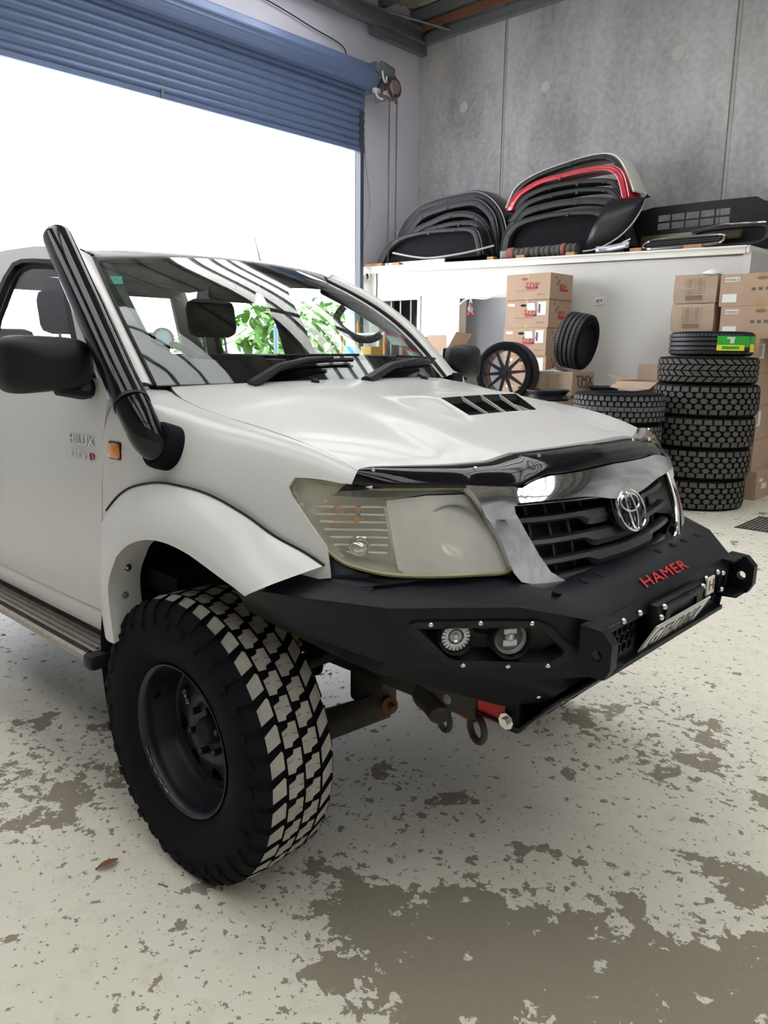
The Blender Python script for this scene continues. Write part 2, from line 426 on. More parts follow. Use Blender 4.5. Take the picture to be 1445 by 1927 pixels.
    hgt=math_('SUBTRACT',math_('MULTIPLY',(n2,0),.15),(edge,0)); bp=N(nt,'ShaderNodeBump'); bp.inputs['Strength'].default_value=.35; bp.inputs['Distance'].default_value=.003; L(nt,hgt[0],0,bp,'Height'); L(nt,bp,0,p,'Normal')
    return m
def concrete_mat(name,c0,c1,sc=1.0):
    m,nt,p=nodes(name); tc=N(nt,'ShaderNodeTexCoord')
    mp=N(nt,'ShaderNodeMapping'); mp.inputs['Scale'].default_value=(1,1,.45); L(nt,tc,'Object',mp,0)
    a=N(nt,'ShaderNodeTexNoise'); a.inputs['Scale'].default_value=.9*sc; a.inputs['Detail'].default_value=8; a.inputs['Roughness'].default_value=.62; L(nt,mp,0,a,0)
    b_=N(nt,'ShaderNodeTexNoise'); b_.inputs['Scale'].default_value=14*sc; b_.inputs['Detail'].default_value=6; L(nt,tc,'Object',b_,0)
    ad=N(nt,'ShaderNodeMix',data_type='FLOAT'); ad.inputs[0].default_value=.25; L(nt,a,0,ad,2); L(nt,b_,0,ad,3)
    cr=N(nt,'ShaderNodeMapRange'); cr.inputs[1].default_value=.38; cr.inputs[2].default_value=.62; L(nt,ad,0,cr,0)
    mx=N(nt,'ShaderNodeMix',data_type='RGBA'); mx.inputs[6].default_value=(*c0,1); mx.inputs[7].default_value=(*c1,1); L(nt,cr,0,mx,0); L(nt,mx,2,p,'Base Color'); p.inputs['Roughness'].default_value=.85
    bp=N(nt,'ShaderNodeBump'); bp.inputs['Strength'].default_value=.08; bp.inputs['Distance'].default_value=.01; L(nt,b_,0,bp,'Height'); L(nt,bp,0,p,'Normal'); return m
CON=concrete_mat('tilt_slab_concrete',(.29,.285,.295),(.57,.555,.56))
CONL=pm('concrete_patch',(.52,.52,.49),rough=.85,var=.08); CONR=pm('concrete_joint_grout',(.40,.395,.385),rough=.9,var=.2,scale=12)
WHT=pm('white_wall_paint',(.60,.595,.58),rough=.6,var=.03,scale=3)
TRIM=pm('white_trim_paint',(.78,.77,.72),rough=.5,var=.02)
DOORC=pm('blue_grey_colorbond',(.145,.20,.36),rough=.38,metal=.25,var=.08,scale=5)
BEAM=pm('galvanised_beam',(.20,.215,.23),rough=.5,metal=.4,var=.15,scale=9)
WOOD=pm('pine_timber',(.42,.22,.09),rough=.7,var=.3,scale=18)
FOIL=concrete_mat('roof_insulation_mesh',(.22,.21,.18),(.42,.40,.34),3)
XD,YC,ZR=-7.0,8.14,6.62
b=MB(); b.add([(XD-.25,-9,0),(10,-9,0),(10,YC+.2,0),(XD-.25,YC+.2,0)],[(0,1,2,3)]); struct(b.build('floor',floor_mat(),fixn=False),'concrete floor with cream paint flaking off')
b=MB(); b.add([(-60,-40,-.03),(XD-.25,-40,-.03),(XD-.25,50,-.03),(-60,50,-.03)],[(0,1,2,3)]); struct(b.build('ground',concrete_mat('yard_concrete',(.42,.41,.39),(.55,.54,.52)),fixn=False),'pale concrete yard outside the roller door')
# concrete wall with cast joints and patched holes
b=MB(); b.box((1.5,YC+.1,3.4),(17.2,.2,7.0)); wr_=struct(b.build('wall_right',CON,smooth=0),'grey tilt-slab concrete wall')
for x in(-6.09,-4.67,-2.78):
    c=MB(); c.cyl((x,YC+.01,5.12),(x,YC-.006,5.12),.075 if x<-4 else .085,n=28); c.build('patched_hole',CONL,wr_)
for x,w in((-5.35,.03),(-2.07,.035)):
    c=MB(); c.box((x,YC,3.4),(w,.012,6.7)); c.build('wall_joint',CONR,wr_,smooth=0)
    c=MB(); c.box((x-w*.9,YC,3.4),(.012,.008,6.7)); c.build('wall_joint_edge',pm('joint_shadow_line',(.16,.155,.15),rough=.9),wr_,smooth=0)  # dark strip painted as the shadow along the joint
# door wall: white, with the roller-door opening
oy0,oy1,oz=.5,6.72,5.1
b=MB(); t=.2
b.box((XD-t/2,(oy1+YC)/2,3.4),(t,YC-oy1,7.0)); b.box((XD-t/2,(oy0-9)/2,3.4),(t,oy0+9,7.0)); b.box((XD-t/2,(oy0+oy1)/2,(oz+6.9)/2),(t,oy1-oy0,6.9-oz))
struct(b.build('wall_back',pm('door_wall_paint',(.70,.69,.80),rough=.7,var=.05,scale=2),smooth=0),'off-white wall around the roller door')
# other two walls of the shed
b=MB(); b.box((10.1,-.5,3.4),(.2,17.4,7.0)); struct(b.build('wall_front',CON,smooth=0))
b=MB(); b.box((1.5,-9.1,3.4),(17.2,.2,7)); struct(b.build('wall_left',CON,smooth=0))
# roof: corrugated sheets on purlins, with translucent strips
SKY_=bpy.data.materials.new('translucent_roof_sheet'); SKY_.use_nodes=True; nt=SKY_.node_tree; nt.nodes.clear()
o_=N(nt,'ShaderNodeOutputMaterial'); tl=N(nt,'ShaderNodeBsdfTranslucent'); df=N(nt,'ShaderNodeBsdfDiffuse'); ms=N(nt,'ShaderNodeMixShader'); nz=N(nt,'ShaderNodeTexNoise'); nz.inputs['Scale'].default_value=3; tcx=N(nt,'ShaderNodeTexCoord'); L(nt,tcx,'Object',nz,0)
mx=N(nt,'ShaderNodeMix',data_type='RGBA'); mx.inputs[6].default_value=(.60,.585,.54,1); mx.inputs[7].default_value=(.77,.755,.71,1); L(nt,nz,0,mx,0); L(nt,mx,2,tl,0); L(nt,mx,2,df,0); ms.inputs[0].default_value=.35; L(nt,tl,0,ms,1); L(nt,df,0,ms,2); L(nt,ms,0,o_,0)
strips=[(-4.9,-3.2),(-2.0,.0),(3.1,5.9)]     # y ranges of the translucent sheets
def sheet(y0,y1,mat,name):
    r=MB(); n=int((y1-y0)/.19); rows=[[],[]]
    for k in range(n*4+1):
        y=y0+(y1-y0)*k/(n*4); z=ZR+.022*math.sin(PI/2*k); rows[0].append((-7.3,y,z)); rows[1].append((10.2,y,z))
    r.grid(rows); return r.build(name,mat,fixn=False,smooth=60)
ceil=empty('ceiling'); ceil['kind']='structure'
ys_=[-9.3]+[v for s_ in strips for v in s_]+[YC+.2]
for i in range(len(ys_)-1):
    lit=i%2==1; ob=sheet(ys_[i],ys_[i+1],SKY_ if lit else FOIL,'translucent_sheet' if lit else 'roof_sheet'); ob.parent=ceil
y=-8.6
while y<YC:
    b=MB(); b.box((1.45,y,ZR-.10),(17.3,.09,.15)); b.build('purlin',BEAM,ceil,smooth=0); y+=.72
for x in(-6.86,-2.4,2.2,6.8):
    b=MB(); b.box((x,-.5,ZR-.30),(.16,17.2,.03)); b.box((x,-.5,ZR-.48),(.16,17.2,.03)); b.box((x,-.5,ZR-.39),(.02,17.2,.2)); b.build('rafter',BEAM,ceil,smooth=0)
b=MB(); b.box((1.5,YC-.06,6.20),(17,.10,.13)); b.build('wall_angle',BEAM,ceil,smooth=0)
b=MB(); b.box((-5.6,YC-.16,6.35),(2.6,.05,.10)); b.build('timber_batten',pm('red_brown_timber',(.20,.085,.045),rough=.7,var=.25,scale=12),ceil,smooth=0)
b=MB(); b.box((-6.9,7.55,6.06),(.09,1.2,.12)); b.build('corner_beam',BEAM,ceil,smooth=0)
b=MB(); b.tube([(-6.85,7.1,6.35),(-6.3,8.05,6.2)],.018,n=6); b.build('roof_brace',BEAM,ceil)
# roller door: every slat its own piece
rd=struct(empty('door_1',(XD,2.2,0)),'blue-grey corrugated roller door, three quarters up')
Lr=oy1-oy0+.10
z=4.40; k=0
sm=None
while z<5.35:
    if sm is None:
        s_=MB(); pr=[(-.02,0),(-.008,.012),(.0,.03),(.006,.055),(0,.08),(-.012,.095),(-.02,.105),(-.024,.105),(-.024,0)]; s_.prism([(a,c) for a,c in pr],'Y',-Lr/2,Lr/2)
        sm=s_.build('slat',DOORC,rd,smooth=40); o=sm
    else:
        o=sm.copy(); COL.objects.link(o); o.parent=rd
    o.location=(.15,(oy0+oy1)/2-2.2,z); z+=.105
b=MB(); b.box((.14,(oy0+oy1)/2-2.2,4.375),(.05,Lr,.06)); b.build('bottom_rail',DOORC,rd,smooth=0)
for yy in(-1.3,1.2,4.2):
    b=MB(); b.box((.17,yy,4.39),(.02,.03,.10)); b.build('rail_clip',BEAM,rd,smooth=0)
b=MB(); nb=26; pts=[]
for k in range(nb*2):
    a=2*PI*k/(nb*2); r=.165+(.010 if k%6<2 else 0); pts.append((.22+r*math.cos(a),5.36+r*math.sin(a)))
b.prism(pts,'Y',oy0-2.2-.1,oy1-2.2+.12); b.build('roller_drum',DOORC,rd,smooth=25)
for yy in(oy0-2.2+.03,oy1-2.2-.03):
    b=MB(); b.box((.13,yy,2.45),(.10,.07,4.9)); b.build('guide_track',pm('dark_track_paint',(.06,.07,.09),rough=.5),rd,smooth=0)
b=MB(); b.box((.16,oy1-2.2+.13,5.36),(.30,.012,.42)); b.build('drum_bracket',BEAM,rd,smooth=0)
b=MB(); b.tube(smooth_path([(.03,.3,6.0),(.03,2.6,5.93),(.03,3.7,5.80),(.03,4.22,5.73),(.05,4.3,5.58)],6),.008,n=5); b.build('door_cable',PLB,rd)
# door opener with hand chain
XM=-6.62
op=tag(empty('door_opener',(XM,6.98,5.2)),'grey roller-door motor with red pulley beside the drum','motor')
b=MB(); b.cyl((.02,-.16,.25),(.02,.06,.22),.10,n=14); b.cyl((.02,-.20,.255),(.02,-.16,.25),.06,n=12); b.build('motor_body',pm('machine_grey',(.12,.15,.17),rough=.5),op,smooth=30)
b=MB(); b.M=frame((.10,.06,.02),(0,1,0),(0,0,1)); b.lathe([(.125,-.02),(.135,-.02),(.135,.02),(.125,.02),(.105,.012),(.105,-.012)],n=32,closed=True)
for a in range(5): b.tube([(0,0,0),(.11*math.cos(a*1.2566),.11*math.sin(a*1.2566),0)],.014,n=6)
b.build('pulley',pm('oxide_red',(.12,.035,.035),rough=.5,var=.2),op)
b=MB(); b.M=frame((.13,.035,.02),(0,1,0),(0,0,1)); b.lathe([(0,.03),(.085,.03),(.09,.02),(.09,-.02)],n=24); b.build('gearbox',pm('cast_grey',(.17,.17,.165),rough=.6,var=.2),op)
b=MB(); b.tube([(.02,.10,.25),(.06,.20,.05),(.06,.19,-.05)],.008,n=6); b.tube([(.02,.06,.30),(.10,.10,.16)],.008,n=6); b.build('drive_belt',RUB,op)
b=MB(); b.box((.06,-.12,-.13),(.06,.40,.03)); b.box((.06,.14,-.08),(.03,.03,.16)); b.box((-.12,0,.02),(.20,.06,.30)); b.build('mounting_arm',BEAM,op,smooth=0)
b=MB(); b.box((.05,-.26,-.08),(.07,.10,.07),bev=.008); b.build('limit_switch',pm('ivory_plastic',(.6,.58,.5),rough=.5),op)
b=MB(); b.box((.05,-.06,-.07),(.06,.06,.06),bev=.006); b.build('junction_box',pm('ivory_plastic',(.6,.58,.5)),op)
b=MB(); b.tube(smooth_path([(.05,-.20,-.06),(.10,-.32,-.10),(.10,-.28,-.17),(.08,-.16,-.17)],5),.014,n=8); b.build('conduit',pm('white_cable',(.7,.7,.7),rough=.5),op)
b=MB(); b.tube(smooth_path([(.08,-.17,.20),(.10,-.16,.08),(.10,-.12,.06),(.09,-.09,.14)],5),.013,n=8); b.build('conduit',pm('white_cable',(.7,.7,.7),rough=.5),op)
def chain(x,y,z0,z1,name):
    c=MB(); z=z0; i=0
    while z>z1:
        pts=[]
        for k in range(10):
            a=2*PI*k/10; u=.010*math.cos(a); w=.022*math.sin(a)
            pts.append((x+(u if i%2 else 0),y+(0 if i%2 else u),z+w))
        c.tube(pts,.0055,n=4,closed=True); z-=.034; i+=1
    return c.build(name,pm('chain_steel',(.07,.065,.065),rough=.6,metal=.3,var=.3))
tag(chain(XM+.10,6.94,5.06,2.78,'hand_chain'),'steel hand chain hanging below the door motor, the strand by the door track','chain')
tag(chain(XM+.10,7.10,5.06,2.78,'hand_chain'),'steel hand chain hanging below the door motor, the strand by the concrete wall','chain')
c=MB(); c.tube(smooth_path([(XD+.02,6.86,4.95),(XD+.02,6.92,4.3),(XD+.02,7.02,3.7),(XD+.02,6.92,3.25),(XD+.02,6.83,2.9)],6),.008,n=5); tag(c.build('power_cable',pm('grey_cable',(.4,.4,.42),rough=.5)),'thin grey cable drooping down the white wall beside the door track','cable')
# ---------------------------------------------------------------- low office box with a storage deck
ML_=Vector((-7.0,6.87,0)); MR_=Vector((-1.42,7.15,0)); MD=(MR_-ML_).normalized(); MN=Vector((MD.y,-MD.x,0))   # MN points out, towards the truck
LM=(MR_-ML_).length
def mz(s,z,o=0): return tuple(ML_+MD*s+MN*o+Vector((0,0,z)))
deck_z=lambda s:2.75-(2.75-2.654)*s/LM
win=[(.376,1.05),(1.11,1.05),(1.11,2.24),(.376,2.235)]; dor=[(1.856,.0),(2.62,.0),(2.62,2.205),(1.856,2.222)]
office=empty('wall_office'); struct(office,'white office partition with window and doorway')
panel('wall_lining',[(0,0),(1.856,0),(1.856,2.222),(2.62,2.205),(2.62,0),(LM,0),(LM,deck_z(LM)-.08),(0,deck_z(0)-.1)],lambda s,z:mz(s,z),WHT,office,step=.5,thick=.10,holes=[win],smooth=0,inward=(-4,9,1))
b=MB(); b.add([mz(-.02,deck_z(0)-.105,.02),mz(LM+.02,deck_z(LM)-.085,.02),mz(LM+.02,deck_z(LM)-.02,.02),mz(-.02,deck_z(0)-.02,.02)],[(0,1,2,3)]); b.build('fascia_board',TRIM,office,solid=.03,smooth=0)
b=MB(); b.add([mz(-.02,deck_z(0)-.02,.035),mz(LM+.035,deck_z(LM)-.02,.035),mz(LM+.035,deck_z(LM),.035),mz(-.02,deck_z(0),.035)],[(0,1,2,3)]); b.build('fascia_cap',TRIM,office,solid=.03,smooth=0)
E1=Vector(mz(LM,0)); E2=Vector((E1.x+.02,YC,0))
def zz(v,z): return (v.x,v.y,z)
b=MB(); b.add([zz(E1,0),zz(E2,0),zz(E2,2.60),zz(E1,2.60)],[(0,1,2,3)]); b.build('end_wall',WHT,office,solid=.08,smooth=0)
b=MB(); b.add([zz(E1+Vector((.03,-.02,0)),2.575),zz(E2+Vector((.03,0,0)),2.575),zz(E2+Vector((.03,0,0)),2.654),zz(E1+Vector((.03,-.02,0)),2.654)],[(0,1,2,3)]); b.build('end_fascia',TRIM,office,solid=.03,smooth=0)
b=MB(); P=[Vector(mz(0,deck_z(0)-.005)),Vector(mz(LM,deck_z(LM)-.005)),Vector((E2.x,E2.y,deck_z(LM)-.005)),Vector((-7.0,YC,deck_z(0)-.005))]; b.slab(P,(0,0,1),.10); b.build('storage_deck',pm('deck_particle_board',(.30,.22,.13),rough=.85,var=.2,scale=20),office,smooth=0)
b=MB(); b.add([mz(.0,0,-.95),mz(LM,0,-.75),mz(LM,2.5,-.75),mz(0,2.5,-.95)],[(0,1,2,3)]); b.build('office_back_wall',pm('office_grey_paint',(.60,.62,.68),rough=.7,var=.04),office,smooth=0)
for (s0,s1,z0,z1) in((.335,.376,1.05,2.28),(1.11,1.16,1.05,2.28),(.335,1.16,2.235,2.285),(.335,1.16,1.0,1.05)):
    b=MB(); b.slab([mz(s0,z0,.02),mz(s1,z0,.02),mz(s1,z1,.02),mz(s0,z1,.02)],MN,.03); b.build('window_trim',TRIM,office,smooth=0)
for (s0,s1,z0,z1) in((1.765,1.856,0,2.24),(2.62,2.70,0,2.22),(1.765,2.70,2.222,2.26)):
    b=MB(); b.slab([mz(s0,z0,.018),mz(s1,z0,.018),mz(s1,z1,.018),mz(s0,z1,.018)],MN,.03); b.build('door_trim',TRIM,office,smooth=0)
b=MB(); b.slab([mz(1.856,0,0),mz(1.856,0,-.14),mz(1.856,2.22,-.14),mz(1.856,2.22,0)],MD*-1,.01); b.build('door_jamb',pm('raw_jamb',(.45,.40,.31),rough=.7),office,smooth=0)
for k,s in enumerate((.55,.73,.93)):
    b=MB(); b.cyl(mz(s,1.05,-.06),mz(s,2.235,-.06),.012,n=8); b.build('window_bar',STL,office)
b=MB(); b.add([mz(.2,.3,-.55),mz(1.35,.3,-.55),mz(1.35,2.5,-.55),mz(.2,2.5,-.55)],[(0,1,2,3)]); b.build('window_shade_backing',pm('window_room_shade',(.03,.03,.035),rough=.9),office,smooth=0)  # dark sheet standing in for the shade of the room behind the window
c=MB()
rows=[]
for k in range(13):
    s=.82+.26*k/12; rows.append([mz(s,z,-.30-.02*math.sin(k*1.7)) for z in(1.1,1.5,1.9,2.02)])
c.grid(rows); tag(c.build('hanging_coat',pm('dark_blue_cloth',(.05,.05,.075),rough=.95,var=.2),solid=.02),'dark blue garment hanging behind the barred office window','coat')
# ============================================================ THE PICKUP TRUCK

truck=empty('pickup_truck')
tag(truck,'lifted white double-cab pickup truck with black bull bar, snorkel and mud tyres','pickup truck')
# ---------------------------------------------------------------- bonnet
gap=[(-.362,-.662),(-.285,-.693),(-.199,-.719),(-.10,-.733),(0,-.737),(.1,-.738),(.25,-.739),(.373,-.738),(.485,-.735),(.555,-.729),(.57,-.70)]
front=[(.612,-.62),(.65,-.50),(.68,-.40),(.692,-.30),(.706,-.15),(.71,0)]
rear=[(-.362,-.662),(-.345,-.60),(-.287,-.477),(-.245,-.36),(-.209,-.273),(-.18,-.15),(-.17,0)]
half=gap+front           # right half, rear corner to nose centre
out=half+[(a,-b) for a,b in reversed(half[:-1])]+[(a,-b) for a,b in rear[1:-1]]+[(a,b) for a,b in reversed(rear[1:])]
bonnet=panel('bonnet',out,S_hood,PAINT,truck,step=.035,thick=.008,inward=(0,0,0),holes=[[(.30,-.175),(.425,-.17),(.425,.17),(.30,.175)]])
bonnet['label']='white bonnet with raised centre'
# air scoop: outline on the bonnet, swelling up to a slot facing forward
VO0,VO1=.62,.90
def sc_pt(u,v):
    # u -1..1 across, v 0 rear .. 1 front foot; the slot lies between VO0 and VO1
    a=abs(u); x0=.02+.10*a**2
    if v<VO0: x=x0+(.342-x0)*v/VO0
    elif v<VO1: x=.342+(.437-.342)*(v-VO0)/(VO1-VO0)
    else: x=.437+.022*(v-VO1)/(1-VO1)
    x-=.02*a**8*v
    hw=.288-.058*v**1.5; y=hw*u
    if v<VO0: h=.034*sstep(0,VO0*1.15,v)*1.02
    elif v<VO1: h=.034*(1-(v-VO0)/(VO1-VO0))+.009*(v-VO0)/(VO1-VO0)
    else: h=.009*(1-(v-VO1)/(1-VO1))
    side=1-sstep(.80,1.0,a)
    return Vector((x,y,hood_z(x,y)-.003+(h+.003)*side))
vsl=[VO0*k/12 for k in range(13)]+[VO0+(VO1-VO0)*k/5 for k in range(1,6)]+[VO1+(1-VO1)*k/3 for k in range(1,4)]
NU=32; rows=[[sc_pt(-1+2*k/NU,v) for k in range(NU+1)] for v in vsl]
sc=MB(); n_=NU+1; fs=[]; UO=.75
for i in range(len(vsl)-1):
    for j in range(NU):
        uc=-1+2*(j+.5)/NU; vc=(vsl[i]+vsl[i+1])/2
        if VO0<vc<VO1 and abs(uc)<UO: continue
        fs.append((i*n_+j,i*n_+j+1,(i+1)*n_+j+1,(i+1)*n_+j))
sc.add([p for r in rows for p in r],fs)
scoop=sc.build('bonnet_scoop',PAINT,truck,smooth=40); scoop['label']='white air scoop with a four-slot intake'
b=MB(); uu=[-UO+2*UO*k/12 for k in range(13)]; D=Vector
b.grid([[sc_pt(u,VO0) for u in uu],[sc_pt(u,VO0)+D((.012,0,-.020)) for u in uu],[sc_pt(u,VO0)+D((.0,0,-.05)) for u in uu],[sc_pt(u,VO1)+D((-.01,0,-.03)) for u in uu],[sc_pt(u,VO1) for u in uu]])
for e_ in(-1,1): b.add([sc_pt(e_*UO,VO0),sc_pt(e_*UO,VO1),sc_pt(e_*UO,VO1)+D((-.01,0,-.03)),sc_pt(e_*UO,VO0)+D((0,0,-.05))],[(0,1,2,3)])
b.build('intake_cavity',DRK,scoop)
for u in(-.38,.0,.38):
    b=MB(); t=.0022; p=[sc_pt(u,VO0)+D((.002,0,.0)),sc_pt(u,VO1)+D((.0,0,.001)),sc_pt(u,VO1)+D((-.006,.0,-.004)),sc_pt(u,VO0)+D((.0,0,-.011))]
    P=[q+D((0,-t,0)) for q in p]+[q+D((0,t,0)) for q in p]
    b.add(P,[(0,1,2,3),(7,6,5,4),(0,4,5,1),(1,5,6,2),(2,6,7,3),(3,7,4,0)]); b.build('intake_vane',PAINT,scoop)
for s in(-1,1):
    b=MB(); x,y=-.121,.274*s; z=hood_z(x,y)
    b.sphere((x,y,z),.016,sc=(1.1,.75,.8)); b.cyl((x+.004,y,z+.004),(x-.03,y,z+.014),.005,n=8)
    b.build('washer_jet',PLB,truck)
# ---------------------------------------------------------------- front wings
wing=[(-.44,.97),(-.45,1),(-.362,1),(-.2,1),(0,1),(.2,1),(.4,1),(.52,1),(.585,.93),(.583,.78),(.514,.635),(.394,.525),(.382,.44),(.392,.39),(.44,.28),(.50,.14),(.51,.0),(.47,-.02),
      (.36,.0),(.29,.06),(.2,.13),(.09,.17),(-.02,.18),(-.13,.15),(-.25,.10),(-.36,-.05),(-.42,-.1),(-.432,-.03),(-.425,.022),(-.414,.163),(-.401,.329),(-.395,.517),(-.384,.611),(-.377,.713),(-.371,.80),(-.369,.833),(-.385,.90),(-.405,.945)]
for mr in(False,True):
    o=panel('front_wing',wing,S_fender,PAINT,truck,step=.032,thick=.006,mirror=mr,inward=(-.1,0,.9))
# dark strip under the bonnet gap, standing in for the shade there
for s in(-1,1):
    b=MB(); b.tube([(x,s*abs(y)*.995,hood_z(x,y)-.012) for x,y in gap],.008,n=6); b.build('bonnet_gap_shade',DRK,truck)
# cowl panel between bonnet and windscreen
b=MB(); us=[-1+2*k/24 for k in range(25)]
b.grid([[Vector(S_screen(u,.02))+Vector((.0,0,-.012)) for u in us],[Vector((-.17-.262*abs(u)**2.0+.03,-.70*u,hood_z(-.16-.26*abs(u)**2,.66*u)-.02)) for u in us]])
b.build('cowl_panel',PLB,truck,solid=.004)
# ---------------------------------------------------------------- wheel-arch flares
FA=[(-.438,.619),(-.463,.745),(-.456,.897),(-.41,.992),(-.271,1.088),(-.113,1.131),(.02,1.137),(.143,1.127),(.271,1.092),(.357,1.055),(.448,1.025),(.50,1.0)]
FB=[(-.265,.637),(-.282,.8),(-.234,.892),(-.206,.922),(-.143,.961),(-.056,.989),(.037,.998),(.133,.99),(.223,.97),(.29,.953),(.334,.943),(.38,.93)]
def flare(fa,fb,dx,name,inner=.84):
    A3=smooth_path([(x,-(YS(x)+.002 if dx==0 else .872),z) for x,z in fa],5); B3=smooth_path([(x,-.948,z) for x,z in fb],5)
    rows=[]
    for p,q in zip(A3,B3):
        r=[]
        for t in (0,.04,.15,.3,.5,.7,.85,.95,1):
            m=p.lerp(q,t); y=p.y+(q.y-p.y)*math.sin(min(1,t*1.05)*PI/2)**.9
            r.append(Vector((m.x+dx,y,m.z)))
        c=Vector((q.x,q.y,q.z)); ctr=Vector((0,0,.42)); out=(Vector((q.x,0,q.z))-ctr).normalized()
        r+= [Vector((q.x+dx+out.x*.006,-.93,q.z+out.z*.006)),Vector((q.x+dx+out.x*.012,-inner,q.z+out.z*.012))]
        rows.append(r)
    for s in(1,-1):
        b=MB(); b.grid([[Vector((v.x,v.y*s,v.z)) for v in r] for r in rows]); o=b.build(name,PAINT,truck,smooth=50)
        for x,z in ((-.288,.77),(-.262,.86)):
            h=MB(); h.cyl((x+dx-.01,-.893*s,z),(x+dx+.004,-.893*s,z),.011,n=12); h.cyl((x+dx-.005,-.893*s,z),(x+dx+.012,-.893*s,z),.005,n=8); h.build('flare_clip',STL,o)
flare(FA,FB,0,'front_flare')
# dark liners and rubber seam
SEAM=smooth_path([(x,-(YS(x)+.006),z) for x,z in FA],5)
for s in(-1,1):
    b=MB(); b.tube([(p.x,-p.y*s,p.z) for p in SEAM[16:]],.003,n=6); b.build('flare_gasket',PLB,truck)
    b=MB(); rows=[]
    for k in range(15):
        a=math.radians(46+160*k/14); rr=.56
        x=rr*math.cos(a)*.90+.02; z=.50+rr*math.sin(a)
        rows.append([(x,s*.885,z),(x,s*.62,z),(x*.95,s*.44,z-.02)])
    b.grid(rows); b.build('wheel_arch_liner',DRK,truck)
    b=MB(); b.box((-.12,s*.44,.84),(.80,.02,.44)); b.build('inner_guard',DRK,truck)
# ---------------------------------------------------------------- doors, sills, cab side
dfr=[(-.374,1.346),(-.382,1.313),(-.389,1.277),(-.40,1.24),(-.406,1.157),(-.419,1.074),(-.430,.99),(-.445,.9),(-.46,.80),(-.47,.66)]
door_f=[(-.39,1.385)]+dfr+[(-.9,.655),(-1.40,.655),(-1.432,.70),(-1.44,1.0),(-1.44,1.43),(-1.0,1.43),(-.55,1.415),(-.43,1.405)]
door_r=[(-1.45,1.43),(-1.45,1.0),(-1.445,.70),(-1.47,.655),(-1.95,.655),(-2.12,.75),(-2.25,.95),(-2.33,1.08),(-2.37,1.43),(-1.9,1.43)]
for mr in(False,True):
    d=panel('front_door',door_f,S_side,PAINT,truck,step=.045,thick=.02,mirror=mr,inward=(-1,0,1))
    d2=panel('rear_door',door_r,S_side,PAINT,truck,step=.06,thick=.02,mirror=mr,inward=(-1,0,1))
    s=1 if mr else -1
    for dd,x in((d,-1.30),(d2,-2.2)):
        b=MB(); b.box((x,s*(side_y(x,1.12)+.018),1.12),(.17,.022,.028),bev=.008); b.build('door_handle',PAINT,dd)
    b=MB(); b.box((-1.43,s*.80,.62),(2.0,.10,.10),bev=.02); b.build('sill',PAINT,truck)
    # dark inner behind the shut lines
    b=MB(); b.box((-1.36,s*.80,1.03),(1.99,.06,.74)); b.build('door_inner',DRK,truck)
# pillars and window frames on the leaning upper side
wf=[(-.56,1.45),(-.70,1.575),(-.84,1.69),(-.96,1.775),(-1.08,1.80),(-1.24,1.815),(-1.36,1.822),(-1.425,1.812),(-1.44,1.76),(-1.39,1.45)]
wr=[(-1.53,1.45),(-1.55,1.70),(-1.56,1.80),(-1.60,1.815),(-1.9,1.80),(-2.08,1.76),(-2.20,1.60),(-2.22,1.46),(-2.15,1.45)]
cabside=[(-.43,1.40),(-.60,1.535),(-.78,1.675),(-.92,1.775),(-1.02,1.83),(-1.10,1.852),(-1.3,1.872),(-1.6,1.88),(-1.9,1.87),(-2.12,1.84),(-2.24,1.75),(-2.36,1.40)]
for mr in(False,True):
    s=1 if mr else -1
    cs=panel('cab_side_frame',cabside,S_cab,PAINT,truck,step=.045,thick=.035,holes=[wf,wr],mirror=mr,inward=(-1.3,0,1.4))
    for w,nm in((wf,'front_window'),(wr,'rear_window')):
        c=Vector((sum(p[0] for p in w)/len(w),sum(p[1] for p in w)/len(w)))
        ins=[tuple(c+(Vector(p)-c)*.94) for p in w]; big=[tuple(c+(Vector(p)-c)*1.035) for p in w]
        S_c=lambda x,z,o=-.002:(lambda q:(q[0],q[1]+o,q[2]))(S_cab(x,z))
        fr=panel('window_seal',big,S_c,PLB,cs,step=.04,thick=.02,holes=[[tuple(c+(Vector(p)-c)*.90) for p in w]],mirror=mr,inward=(-1.3,0,1.4))
        S_g=lambda x,z:(lambda q:(q[0],q[1]+.022,q[2]))(S_cab(x,z))
        panel('window_glass',ins,S_g,GLS,cs,step=.08,thick=0,mirror=mr,inward=(-1.3,0,1.4))
# A pillars: windscreen edge to cab side
for s in(-1,1):
    rows=[]
    for k in range(17):
        v=k/16; p=Vector(S_screen(.985,v)); bow=math.sin(PI*v)
        q=Vector((-.43+(-1.04+.43)*v+.03*bow,-.852+(.197)*v-.01*bow,1.385+(1.845-1.385)*v+.045*bow))
        mid=p.lerp(q,.55)+Vector((.02,-.012,.014))
        rows.append([p+Vector((-.03,.03,-.03)),p,p.lerp(mid,.3)+Vector((.004,-.001,.004)),mid,q+Vector((.006,-.004,.004)),q+Vector((-.03,.012,-.02))])
    b=MB(); b.grid([[Vector((w.x,w.y*-s,w.z)) for w in r] for r in rows]); b.build('a_pillar',PAINT,truck,smooth=60)
    b=MB(); b.tube([Vector((lambda t:(t[0],t[1]*-s,t[2]))(S_screen(.985,k/16,.004))) for k in range(17)],.007,n=6); b.build('windscreen_moulding',PLB,truck)
